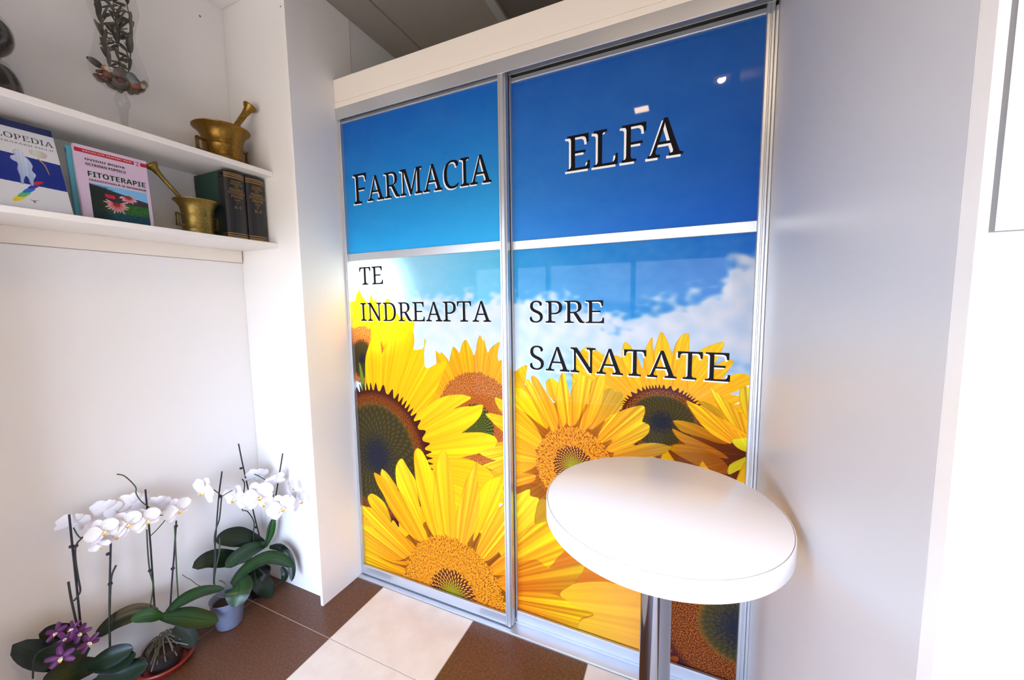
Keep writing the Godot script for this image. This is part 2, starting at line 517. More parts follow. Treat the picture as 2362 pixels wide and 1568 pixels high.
	petal([4,48.5, 5.1,50.9, 7.6,52.4, 12.3,51.4, 17.6,48.1, 21.6,38.4, 17.9,40, 10.2,42.1, 6.3,43.8], m5, rgb(226, 160, 20), rgb(250, 208, 30), 0.14)
	petal([15.1,65.1, 15.6,67.7, 16.5,69.1, 20.2,67.2, 24.5,63.1, 27.3,59.7, 29,51.2, 23.2,53.6, 19,60.2], m5, rgb(224, 160, 24), rgb(246, 206, 36), 0.16)
	petal([27.3,60, 26.2,68.3, 27.2,73.3, 29.6,76.7, 31.8,77.6, 33.9,75, 37.2,70.8, 40.5,66.1, 42.1,55.1, 44.5,44.3, 43.5,38.6, 37.5,46.9, 32.1,54.2], m5, rgb(244, 176, 22), rgb(250, 218, 40), 0.16)
	petal([-4.3,44.2, 0.6,43.2, 8.6,43.1, 17.9,40, 26.6,33.9, 36.6,28.4, 40,24.3, 34.9,23, 24.5,22.7, 16.2,25.7, 8.7,30.9, 3.3,34.8, -1.4,38.9], m5, rgb(242, 150, 26), rgb(252, 208, 26), 0.24)
	petal([-3.6,30.6, 0.1,30.8, 8.3,30.8, 11.8,29.7, 19.4,25.8, 26.2,25, 35.7,22.8, 34.8,21.1, 29.5,17.1, 25.6,15.1, 18.7,14.8, 9.4,17.4, -4.3,20.5], m5, rgb(240, 146, 30), rgb(250, 204, 26), 0.26)
	petal([-4.8,13.7, -0.1,14.9, 8.4,13.2, 20.1,11.9, 30,11.5, 30.5,8.6, 26.7,5.8, 15.9,5.5, -5.4,4.8], m5, rgb(238, 150, 24), rgb(248, 202, 20), 0.22)
	petal([-4.2,21.8, 0.3,20.3, 12.6,17, 24.1,14.6, 33.2,16.9, 31.6,13.9, 22.5,12.6, 10,13, -4.8,13.7], m5, rgb(236, 140, 26), rgb(248, 200, 20), 0.24)
	petal([10,65.6, 15.4,64.5, 21.4,61.3, 27.9,58.3, 33.6,54.5, 38.4,49.5, 42.3,43.2, 46.3,38.1, 47.7,31.2, 45.3,30.3, 36.8,32.1, 27.6,38.5, 20.5,46.3, 16.3,53.5, 12,59.6], m5, rgb(250, 160, 28), rgb(247, 186, 24), 0.22)
	petal([42.9,85.4, 40.3,83.1, 39.7,78.3, 40.5,66.1, 42.5,55.2, 47.1,41.9, 52.3,35.4, 56.9,32.4, 59.6,33.7, 58.6,41.1, 56.3,52.2, 53.7,69.7, 50,77.1, 46.2,83.4], m5, rgb(249, 168, 26), rgb(252, 208, 30), 0.14)
	petal([80.1,66.8, 85,73.8, 89.7,77, 93.7,78.3, 94.8,77.2, 94.2,73.3, 91.8,64.3, 87.6,55.8, 82.7,49.7, 76.4,39.8, 77.9,49.1, 79.3,57.3], m5, rgb(246, 180, 26), rgb(254, 224, 24), 0.18)
	petal([59.6,87.3, 56.9,84.5, 54.7,77.3, 53,69.5, 51.9,57.1, 54,42.9, 59.8,39, 60.3,33.9, 63.9,35.1, 65.8,41.7, 65.9,54.3, 65.5,63.9, 64.3,75.5, 62.6,82, 61.5,85.1], m5, rgb(249, 168, 26), rgb(248, 202, 34), 0.12)
	petal([80.3,84, 78.1,81.2, 73,72.6, 68.9,60.7, 66.1,50.9, 65.3,42.7, 66.2,34.2, 70,33.8, 74.6,41, 78.8,48.8, 80.2,57.5, 80.5,68.5, 79.5,77.6], m5, rgb(249, 164, 30), rgb(249, 202, 40), 0.18)
	petal([92.1,64.1, 94.3,64.3, 94.3,62.2, 92,61.7], m5, rgb(240, 236, 230), rgb(240, 236, 230), 0.0, 1.0, 1)
	petal([99.7,67, 91.7,61.6, 85.8,54.3, 82,46.8, 77.5,33.2, 79.8,29.6, 85.3,32, 92.5,39.5, 99.4,49.4], m5, rgb(246, 162, 28), rgb(252, 212, 34), 0.26)
	petal([99.3,41.8, 91.2,34.7, 85.2,27.4, 84.5,24.4, 91.1,25.2, 99.2,30.4], m5, rgb(238, 140, 24), rgb(240, 160, 26), 0.2)
	petal([99.1,28.7, 90.4,23.4, 89.2,20.7, 92.1,18.8, 98.9,16], m5, rgb(232, 134, 24), rgb(236, 150, 26), 0.2)
	head(m5, 32.5, 34.5, 1, 0.44)
	return printed()

func print_right_low() -> ImageTexture:
	canvas(97.67, 182.61, 188.57, 7.0)
	for i in cw * ch:
		cb[i * 3] = 226; cb[i * 3 + 1] = 160; cb[i * 3 + 2] = 30
	sky(rgb(52, 152, 216), rgb(26, 92, 178), rgb(74, 188, 236), rgb(70, 164, 222), [-2.5,165.4, 5.8,165.3, 14.3,162, 22.5,164, 33,163.9, 42.1,157.8, 47.9,156.4, 57.1,160.2, 66,163.9, 74.4,165.1, 80.5,165.9, 86.3,168.4, 88.1,172.6, 91.7,176.8, 98.5,180.6], rgb(226, 234, 246), rgb(196, 198, 206), 96.0, [88.0, 138.0, 18.0, 3.0, 66.0, 141.0, 9.0, 2.5, 30.0, 131.0, 14.0, 9.0])
	# upper right flower with the ripe dark head
	var m6 := [66.5,113.3]
	var ya := rgb(248, 172, 26)
	var yb := rgb(234, 196, 24)
	petal([28.5,136.1, 34.2,143.8, 38,143.5, 41.9,140.9, 45,140.2, 48.1,140.7, 50.7,139.5, 50.4,143.9, 51.4,146.6, 53.1,145.6, 54.4,143.6, 56.7,140.7, 58.9,135.1, 58.9,141.2, 59.6,143.4, 60.9,146.9, 62.5,148.9, 62.6,145.2, 63,142.9, 64.1,146.6, 65.6,151.1, 67.2,149.6, 68.9,145.9, 69.9,141.9, 71.2,145.9, 73.4,149.8, 75.2,150.8, 76.2,150.4, 76.4,147.4, 76.5,140.3, 78.8,142.5, 80.6,144.2, 83.1,145.9, 88.4,147.7, 88,144.5, 85.5,138.3, 89,140.5, 91.7,140.8, 91.8,139, 88.2,132.8, 90.6,134.5, 95.7,135.7, 100.2,132.4, 91.2,127.3, 100.5,125.1, 100.9,113.3, 88.2,99, 34.4,90.2], m6, ya, yb, 0.1, 0.94, 2)
	petal([64.1,146.6, 65.6,151.1, 67.2,149.6, 68.9,145.9, 69.9,141.9, 70.8,129.4, 65.3,129, 63.1,139.2], m6, ya, yb, 0.1, 0.9)
	petal([70.6,140.4, 71.2,145.9, 73.4,149.8, 75.2,150.8, 76.2,150.4, 76.4,147.4, 76,137.4, 73.9,128.8, 70.8,129.4], m6, ya, yb, 0.1, 0.9)
	petal([76.5,138.6, 78.8,142.5, 80.6,144.2, 83.1,145.9, 88.4,147.7, 88,144.5, 84.8,137, 80.1,125.9, 76.3,127.3], m6, rgb(249, 176, 22), yb, 0.1, 0.9)
	petal([50.2,139.5, 50.4,143.9, 51.4,146.6, 53.1,145.6, 54.4,143.6, 58.4,131.1, 58.9,125.8, 53.8,127.2], m6, ya, yb, 0.1, 0.9)
	petal([91.2,127.3, 94.3,127.1, 94.4,128.8, 98.5,132.3, 98.6,130.7, 94.3,126.9], m6, rgb(226, 228, 232), rgb(226, 228, 232), 0.0, 1.0, 1)
	petal([92.7,123.3, 94.7,124.6, 94.6,123.7], m6, rgb(226, 228, 232), rgb(226, 228, 232), 0.0, 1.0, 1)
	head(m6, 17.0, 14.8, 0, 0.8)
	# the flower on the right edge
	var m8 := [99.7,103.4]
	petal([64.4,97.8, 71.5,104.3, 84.2,111.2, 91.5,109.6, 99.4,111.1, 100.2,90.2, 77.3,88.4], m8, rgb(96, 40, 14), rgb(150, 84, 22), 0.3, 1.0, 2)
	petal([71.2,114.3, 74.7,114.7, 80.4,113.7, 86,111, 91.2,107.5, 88,107, 82.4,108.4, 74.8,110, 72.4,112.1], m8, rgb(170, 92, 20), rgb(196, 140, 28), 0.16)
	petal([70.9,110.8, 74.8,109.5, 80.6,107.3, 88.1,104.1, 91.7,101.3, 84.5,101.8, 76.9,104.6, 73,107.1], m8, rgb(178, 96, 20), rgb(204, 138, 26), 0.16)
	petal([70.3,101.9, 73,104.5, 78.8,104.9, 84.4,103.5, 90,100.2, 93,95.6, 88.4,94.8, 82.8,96, 77.1,98.1], m8, rgb(160, 84, 16), rgb(196, 132, 18), 0.14)
	petal([80.1,123.2, 82,123.6, 85.7,122.2, 87.9,120.4, 89.8,116.9, 85.8,118.9], m8, rgb(200, 140, 26), rgb(190, 150, 36), 0.14)
	petal([75.8,123.2, 78.7,122.4, 82,121, 85.8,118.9, 89.5,116, 93.1,113.1, 98,110.5, 93.3,108.6, 91.9,107.4, 86.1,110.1, 81.5,114.2, 78,118.9], m8, rgb(246, 160, 24), rgb(250, 206, 34), 0.24)
	petal([84.5,129.2, 86.6,127.7, 90.2,124.7, 93.8,121.4, 99.2,115.9, 99.3,111.5, 94.8,113.8, 90.5,117, 87.9,121.2, 85.6,125.6], m8, rgb(236, 160, 22), rgb(234, 196, 40), 0.26)
	petal([94.7,129.6, 96.6,130.7, 98.6,129.1, 99.2,115.5, 97.8,117, 95.9,120.8, 94.5,125.5], m8, rgb(230, 170, 22), rgb(216, 186, 40), 0.2)
	petal([92.5,108.9, 94.9,109.9, 99.4,110.7, 99.6,104.6, 97.2,105, 94.4,106.3], m8, rgb(222, 200, 20), rgb(232, 222, 40), 0.12)
	petal([91.6,95.8, 92.2,98.8, 95.3,101.4, 99.6,103.8, 99.8,99.7, 95.4,97.1, 92.3,94.8], m8, rgb(214, 196, 20), rgb(230, 222, 36), 0.12)
	petal([95.5,96, 97.4,100.9, 99.6,105, 100.3,87.7, 94,87.3], m8, rgb(240, 180, 16), rgb(246, 196, 20), 0.08)
	petal([66.4,95.9, 68.3,102.9, 72.4,96.9], m8, rgb(236, 166, 20), rgb(246, 190, 24), 0.08, 0.95, 1)
	petal([80.3,93.4, 82.5,99, 86.2,94.4], m8, rgb(236, 166, 20), rgb(246, 190, 24), 0.08, 0.95, 1)
	# the big golden flower at the left
	var m4 := [28.6,87.7]
	petal([-3.4,115.3, 10.6,114.4, 27,118.7, 39.7,115.8, 46.2,102.9, 47.2,94.9, 32.3,66.3, 10.2,67.1, -4.1,67.1], m4, rgb(150, 74, 20), rgb(244, 180, 26), 0.2, 1.0, 3)
	petal([-1.6,129.6, -0.5,130.1, 3,132.9, 6.1,134, 5.6,129.7, 4.4,124.5, -1.7,123.2], m4, rgb(238, 176, 20), rgb(236, 190, 16), 0.1)
	petal([-1.7,124.1, 4.7,124.6, 9,119.9, 10.3,114.1, -1.8,118.9], m4, rgb(246, 178, 20), rgb(248, 190, 22), 0.16)
	petal([-1.7,122.4, -0.4,122.5, 3.3,122.3, 6.8,120.1, 10.3,115.8, 13.3,110.2, 16.3,103.9, 11.1,106.6, 6.7,109.5, -1.9,114.6], m4, rgb(250, 196, 22), rgb(250, 222, 30), 0.14)
	petal([15.8,127, 16.9,128.1, 19,128.5, 20.7,127.4, 22.3,125.5, 21.1,119.3, 20.2,117.2, 17.7,119.8, 16,122.1], m4, rgb(226, 170, 24), rgb(244, 206, 34), 0.14)
	petal([5.3,124.6, 5.8,127.2, 7.8,126.5, 11.2,119.2, 17.2,106.1, 15.5,104.2, 10.3,114.1], m4, rgb(246, 160, 30), rgb(246, 202, 36), 0.18)
	petal([42.8,124.4, 44.7,125.7, 46,126, 47.3,124.7, 49.8,124.6, 50.8,123.5, 51,120.1, 50.3,117, 45.6,113.8, 38,106.6, 36,106.7, 39.9,113.1], m4, rgb(236, 156, 34), rgb(196, 158, 42), 0.14)
	petal([42.7,132, 39.7,130.3, 37.1,127.8, 36,118.7, 33.3,112.4, 31.3,105.7, 34.1,105.3, 38,109.8, 41,115.2, 42.1,120, 42.8,124.4, 43.2,129], m4, rgb(246, 160, 30), rgb(244, 206, 36), 0.24)
	petal([27.6,131.1, 31.2,131.3, 35.9,130.2, 37.1,128.6, 36.7,124.6, 34,116.5, 30.1,108, 27.6,106.5, 25.6,107.9, 26.8,115.8, 27.6,122.7, 30,128.1], m4, rgb(247, 158, 30), rgb(240, 204, 34), 0.22)
	petal([24,131.8, 22.7,130, 21.5,125.8, 20.6,119.2, 21,113.1, 22.3,105.8, 23.5,104.8, 25.6,108.3, 26.8,113.7, 27.2,117.8, 26.8,123, 25.6,127.7, 25,130.5], m4, rgb(244, 156, 30), rgb(240, 204, 28), 0.24)
	petal([8.2,127.8, 8.9,129.3, 11.3,128, 14.3,123.6, 17.7,119, 20.2,115.1, 21.4,110.3, 21.4,105.3, 18.5,102, 16.8,106.4, 13.4,114.4, 9.9,121.6], m4, rgb(248, 158, 32), rgb(248, 186, 34), 0.2)
	petal([-3.6,100.6, -0.6,99.3, 9.9,92.9, 10.4,84.7, -4,78.8], m4, rgb(249, 160, 26), rgb(249, 190, 30), 0.18)
	petal([-3.4,114.2, -0.4,113.3, 4.8,110, 9.4,105.6, 13.3,99.5, 13.9,95.7, 9.9,92.9, -0.6,98.8, -3.6,100.6], m4, rgb(249, 172, 26), rgb(250, 196, 30), 0.16)
	petal([-4,78.8, -1.2,79.3, 9.8,80.1, 9.1,76.6, -1,71.2, -4.1,70.6], m4, rgb(240, 146, 30), rgb(244, 170, 34), 0.2)
	petal([-4.1,69.4, 10.3,75.7, 17.1,68.6, 10.2,65.4, -4.2,63.6], m4, rgb(150, 84, 18), rgb(196, 122, 24), 0.2)
	petal([47.2,96.4, 52,99.2, 58.8,102.7, 65.5,103.9, 71.2,103, 69.9,101.4, 66.9,99, 61.2,97.1, 47.3,94.4], m4, rgb(226, 146, 24), rgb(206, 170, 40), 0.22)
	petal([39.8,102, 42.2,108.5, 47,114.1, 51.7,117.1, 57.6,119.4, 59.7,119.3, 60.2,117, 59.1,112.5, 60.5,112.2, 56.5,108.7, 49.5,104.9, 41.3,100.2], m4, rgb(249, 172, 32), rgb(238, 196, 46), 0.26)
	petal([43.8,98, 47.2,102.5, 51.9,106.7, 56.4,109.7, 60.5,111.9, 62.1,110.9, 61.5,107.4, 56.6,102.8, 52,99.2, 47.2,97], m4, rgb(247, 172, 30), rgb(238, 198, 44), 0.24)
	head(m4, 18.5, 19.0, 1, 0.5)
	# petals of the flower at the foot of the other door, and what lies behind them
	var m5 := [62.6,4.8]
	m5 = [m5[0] - 99.8, m5[1]]
	petal([-1,27.3, 16.6,34.2, 26.1,47, 38.4,47.9, 60.1,42.2, 60.8,5.9, -1.4,-1.9], m5, rgb(196, 104, 30), rgb(212, 122, 36), 0.1, 1.0, 2)
	petal([22.3,21.3, 27.2,27.7, 35.1,31.6, 43.8,34.5, 49.1,35, 60.3,35.6, 60.8,4.7, 30.2,4.4, 33,11.5, 38.8,16.5, 27.2,18], m5, rgb(226, 176, 34), rgb(234, 158, 64), 0.06, 0.94)
	petal([66.5,38.1, 75.3,37.3, 98.9,43.8, 98.5,7.1, 65.6,1.3], [150.0, 20.0], rgb(176, 84, 26), rgb(136, 60, 18), 0.1, 1.0, 2)
	head([99,30.3], 33.0, 32.0, 0, 0.5)
	petal([-1.4,67.1, 0.8,68.7, 6.8,72.1, 7.3,68.8, 11.4,68.5, 11.7,65.7, 10.1,56.8, 8.4,53.5, 2.9,49.3, -4.5,43.3, -4.2,65.3], m5, rgb(247, 186, 26), rgb(252, 222, 40), 0.16)
	petal([9.5,54.9, 12,68, 16.8,67.3, 17.3,57.9], m5, rgb(200, 146, 26), rgb(186, 140, 36), 0.1)
	petal([-1.5,39.8, 6.3,51.1, 9.4,54.3, 17.3,57.9, 18.2,55.7, 22.3,49.6, 25.8,46.9, 21.4,40.4, 16,33.4, 9.9,35.4, -1.6,29], m5, rgb(244, 158, 26), rgb(234, 194, 28), 0.26)
	petal([16,33.7, 24.3,36.4, 32.9,40.9, 34.8,41.2, 34,37.4, 30.1,30.3, 23.1,23.4, 16.6,20, -1.8,13.5, -1.6,29, 9.9,36], m5, rgb(226, 118, 20), rgb(206, 158, 34), 0.28)
	petal([-1.8,14.2, 16.6,20, 23.7,19.9, 28.4,17.8, 34.1,17.3, 38.8,16.5, 33,12.4, 29.6,5.4, -1.9,5.1], m5, rgb(232, 130, 20), rgb(226, 182, 26), 0.26)
	return printed()

func print_upper(w: float, tl: Color, tr: Color, bl: Color, br: Color) -> ImageTexture:
	canvas(w, 70.12, 262.84, 4.0)
	sky(tl, tr, bl, br, [], Color.WHITE, Color.WHITE, 192.0)
	return printed()


func print_mat(t: Texture2D, back := 0.0, tone := 1.0) -> StandardMaterial3D:
	var m := mat(Color(tone, tone, tone), 0.025, 0.0, 0.18)
	m.albedo_texture = t
	m.texture_repeat = false
	if back > 0.0:
		m.backlight_enabled = true
		m.backlight = Color(back, back, back)
	return m

func sheet(lo: Vector3, hi: Vector3) -> SurfaceTool:   # an upright print facing +z
	var st := begin()
	var v := [Vector3(lo.x, lo.y, hi.z), Vector3(lo.x, hi.y, hi.z), Vector3(hi.x, hi.y, hi.z), Vector3(hi.x, lo.y, hi.z)]
	var uv := [Vector2(0, 1), Vector2(0, 0), Vector2(1, 0), Vector2(1, 1)]
	for i in [0, 1, 2, 0, 2, 3]:
		st.set_uv(uv[i]); st.add_vertex(v[i])
	return done(st)

# lettering fitted to a rectangle: x0..x1, baseline y0, capital height up to y1, lying on z (or turned by t)
func letters(parent: Node3D, words: String, x0: float, x1: float, y0: float, y1: float, z: float, m: Material, font := "Droid Serif", weight := 400, t := Transform3D(), called := "lettering") -> MeshInstance3D:
	var f := SystemFont.new()
	f.font_names = PackedStringArray([font])
	f.font_weight = weight
	var tm := TextMesh.new()
	tm.text = words
	tm.font = f
	tm.font_size = 64
	tm.pixel_size = 0.01
	tm.depth = 0.0
	tm.curve_step = 2.0
	var src := tm.get_mesh_arrays()
	var v: PackedVector3Array = src[Mesh.ARRAY_VERTEX]
	var lo := Vector3.INF
	var hi := -Vector3.INF
	for p in v:
		lo = lo.min(p); hi = hi.max(p)
	var cap := hi.y
	var base := lo.y
	var sx := (x1 - x0) / (hi.x - lo.x)
	var sy := (y1 - y0) / (cap - base)
	var idx: PackedInt32Array = src[Mesh.ARRAY_INDEX]
	var st := begin()
	for k in range(0, idx.size(), 3):
		var w := []
		for j in 3:
			var p := v[idx[k + j]]
			w.append(t * Vector3(x0 + (p.x - lo.x) * sx, y0 + (p.y - base) * sy, z))
		tri(st, w[0], w[1], w[2])
	return obj(called, done(st), m, parent)

func _ready() -> void:
	# ---- camera, sky, exposure
	var cam := Camera3D.new()
	cam.name = "camera"
	cam.transform = Transform3D(Basis(Vector3(0.91228, -0.01347, -0.40934), Vector3(-0.02684, 0.99534, -0.09258), Vector3(0.40868, 0.09545, 0.90767)), Vector3(1.76325, 1.63744, 1.64096))
	cam.fov = 83.1615
	cam.near = 0.02
	var lens := CameraAttributesPhysical.new()
	lens.frustum_focal_length = 13.525
	lens.frustum_focus_distance = 1.7
	lens.exposure_aperture = 2.8
	add_child(cam, true)
	cam.current = true

	var sm := ProceduralSkyMaterial.new()
	sm.sky_top_color = Color(0.62, 0.72, 0.9)
	sm.sky_horizon_color = Color(0.86, 0.92, 1.0)
	sm.ground_horizon_color = Color(0.62, 0.6, 0.56)
	sm.ground_bottom_color = Color(0.5, 0.48, 0.45)
	sm.energy_multiplier = 22.5
	var sk := Sky.new()
	sk.sky_material = sm
	var env := Environment.new()
	env.background_mode = Environment.BG_SKY
	env.sky = sk
	env.tonemap_mode = Environment.TONE_MAPPER_LINEAR
	env.tonemap_exposure = 1.0
	env.sdfgi_enabled = true
	env.ssao_enabled = true
	env.ssil_enabled = true
	var we := WorldEnvironment.new()
	we.name = "world_environment"
	we.environment = env
	add_child(we, true)

	make_materials()
	start_printing()
	room()
	doors()
	niche()
	ceiling_lamp(Vector3(1.393, 3.235, 1.778), 1.3, 46.0, 170.0, "square ceiling downlight above the middle of the room")
	ceiling_lamp(Vector3(1.963, 3.235, 1.561), 2.1, 80.0, 6.0, "square ceiling downlight near the tall white panel")
	bar_table()
	poster()
	shelf_things()
	orchids()

func struct_(called: String, st: SurfaceTool, m: Material, label: String) -> MeshInstance3D:
	var o := obj(called, st, m)
	tag(o, label, "wall" if called.begins_with("wall") else called.get_slice("_", 0), "", "structure")
	return o

func room() -> void:
	var fl := struct_("floor", box(Vector3(-2.8, -0.2, -2.3), Vector3(3.6, -0.0012, 3.6), 0.0), M.grout, "floor of large square brown and cream tiles laid in stripes")
	var n := 0
	for i in range(-4, 6):
		for j in range(-1, 5):
			var x0 := 0.2055 + 0.6 * (i - 1) + 0.002
			var z0 := 0.4268 + 0.6 * j + 0.002
			var lo := Vector3(maxf(x0, -0.56 if z0 < 1.2 else -2.6), -0.001, maxf(z0, 0.054))
			var hi := Vector3(minf(x0 + 0.596, 3.4), 0.0, minf(z0 + 0.596, 3.4))
			if hi.x - lo.x < 0.02 or hi.z - lo.z < 0.02: continue
			var cream := i % 2 != 0 and i != -1
			n += 1
			obj("tile", box(lo, hi, 0.0005), M["%s%d" % ["cream" if cream else "brown", n % 2]], fl)
	struct_("wall_left", box(Vector3(-0.75, 0, -2.3), Vector3(-0.562, 3.4, 1.36), 0.0), M.paint, "plain white wall behind the shelf niche")
	var wl := struct_("wall_left_far", box(Vector3(-2.75, 0, 1.3), Vector3(-2.6, 3.4, 3.6), 0.0), M.paint, "white wall at the far left of the room")
	obj("return_wall", box(Vector3(-2.6, 0, 1.25), Vector3(-0.75, 3.4, 1.36), 0.0), M.paint, wl)
	struct_("wall_back", box(Vector3(-0.7, 0, -2.4), Vector3(3.6, 3.4, -2.2), 0.0), M.paint, "wall of the space behind the sliding doors")
	struct_("wall_far_right", box(Vector3(3.4, 0, -2.3), Vector3(3.55, 3.4, 3.6), 0.0), M.paint, "white side wall to the right of the camera")
	# the window wall behind the camera
	var wf := struct_("wall_front", box(Vector3(-2.75, 2.15, 3.4), Vector3(3.6, 3.4, 3.55), 0.0), M.paint, "window wall behind the camera")
	obj("spandrel", box(Vector3(-2.75, 0, 3.4), Vector3(3.6, 0.25, 3.55), 0.0), M.paint, wf)
	obj("jamb", box(Vector3(-2.75, 0.25, 3.4), Vector3(-1.15, 2.15, 3.55), 0.0), M.paint, wf)
	obj("jamb", box(Vector3(2.3, 0.25, 3.4), Vector3(3.6, 2.15, 3.55), 0.0), M.paint, wf)
	for x in [0.0, 1.15]:
		obj("mullion", box(Vector3(x - 0.03, 0.25, 3.43), Vector3(x + 0.03, 2.15, 3.5), 0.002), M.alu, wf)
	# ceiling: a flat slab with shallow bands running away from the camera
	var ce := struct_("ceiling", box(Vector3(-2.8, 3.27, -2.3), Vector3(3.6, 3.45, 3.6), 0.0), M.ceiling, "grey white ceiling with shallow bands above the sliding doors")
	obj("band", box(Vector3(-0.56, 3.235, -2.2), Vector3(0.203, 3.27, 3.4), 0.001), M.ceiling, ce)
	obj("band", box(Vector3(0.203, 3.243, -2.2), Vector3(0.755, 3.27, 3.4), 0.001), M.ceiling, ce)
	obj("rib", box(Vector3(0.755, 3.232, -2.2), Vector3(0.803, 3.27, 3.4), 0.001), M.rib, ce)
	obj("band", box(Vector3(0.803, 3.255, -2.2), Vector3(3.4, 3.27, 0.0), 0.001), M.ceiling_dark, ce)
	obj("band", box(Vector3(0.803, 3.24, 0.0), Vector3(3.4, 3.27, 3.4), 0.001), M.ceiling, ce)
	# the tall white panel on the right and its face towards the camera
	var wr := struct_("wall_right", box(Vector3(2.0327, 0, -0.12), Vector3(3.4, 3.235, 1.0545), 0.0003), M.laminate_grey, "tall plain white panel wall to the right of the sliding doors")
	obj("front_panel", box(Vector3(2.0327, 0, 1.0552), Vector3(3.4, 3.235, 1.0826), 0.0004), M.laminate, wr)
	struct_("wall_right_behind", box(Vector3(2.0327, 0, -2.2), Vector3(2.2, 3.235, -0.13), 0.0), M.paint, "wall beyond the tall white panel behind the doors")
	struct_("wall_left_behind", box(Vector3(-0.3, 0, -2.2), Vector3(0.0, 3.235, -0.103), 0.0), M.paint, "white wall panel seen above the sliding doors at left")

func door(called: String, label: String, x0: float, x1: float, z: float, right: bool) -> Node3D:
	var d := thing(called, label, "door", Vector3((x0 + x1) / 2.0, 0.012, z), "", "structure")
	# x0, x1: the visible glass; stiles outside it, rails between them
	var zl := z - 0.018
	var zf := z + 0.022
	if not right:
		obj("stile", box(Vector3(0.0045, 0.012, zl), Vector3(x0, 2.66, zf), 0.002), M.alu, d)
		obj("stile_bead", box(Vector3(0.0095, 0.012, zf - 0.001), Vector3(0.015, 2.655, zf + 0.004), 0.0015), M.alu, d)
		var s := begin()
		add_box(s, Vector3(x1, 0.012, zl), Vector3(x1 + 0.009, 2.66, zf + 0.003), 0.0015)
		add_box(s, Vector3(x1 + 0.009, 0.012, zl), Vector3(x1 + 0.011, 2.66, zf - 0.001), 0.0)
		add_box(s, Vector3(x1 + 0.011, 0.012, zl), Vector3(x1 + 0.028, 2.66, zf + 0.006), 0.002)
		add_box(s, Vector3(x1 + 0.028, 0.012, zl - 0.006), Vector3(x1 + 0.0335, 2.66, zf - 0.008), 0.001)
		obj("stile", done(s), M.alu, d)
		obj("brush_seal", box(Vector3(x1 + 0.03, 0.03, zl - 0.008), Vector3(x1 + 0.0345, 2.66, zl + 0.003), 0.001), M.rubber, d)
	else:
		obj("stile", box(Vector3(x0 - 0.022, 0.012, zl), Vector3(x0, 2.66, zf - 0.002), 0.002), M.alu, d)
		var s := begin()
		add_box(s, Vector3(x1, 0.012, zl), Vector3(x1 + 0.012, 2.66, zf), 0.002)
		add_box(s, Vector3(x1 + 0.012, 0.012, zl), Vector3(x1 + 0.0145, 2.66, zf - 0.004), 0.0)
		add_box(s, Vector3(x1 + 0.0145, 0.012, zl), Vector3(x1 + 0.024, 2.66, zf + 0.004), 0.002)
		obj("stile", done(s), M.alu, d)
	var r := begin()
	add_box(r, Vector3(x0 - 0.001, 2.6284, zl), Vector3(x1 + 0.001, 2.652, z + 0.004), 0.001)
	add_box(r, Vector3(x0 - 0.001, 2.6284, z), Vector3(x1 + 0.001, 2.6385, z + 0.011), 0.003)
	obj("top_rail", done(r), M.alu, d)
	obj("middle_rail", box(Vector3(x0 - 0.001, 1.8857, zl), Vector3(x1 + 0.001, 1.9272, z + 0.009), 0.002), M.alu, d)
	r = begin()
	add_box(r, Vector3(x0 - 0.001, 0.0115, zl), Vector3(x1 + 0.001, 0.0596, z + 0.016), 0.002)
	add_box(r, Vector3(x0 - 0.001, 0.0115, z + 0.004), Vector3(x1 + 0.001, 0.066, z + 0.024), 0.003)
	add_box(r, Vector3(x0 - 0.001, 0.058, z + 0.014), Vector3(x1 + 0.001, 0.0685, z + 0.0225), 0.003)
	obj("bottom_rail", done(r), M.alu, d)
	return d

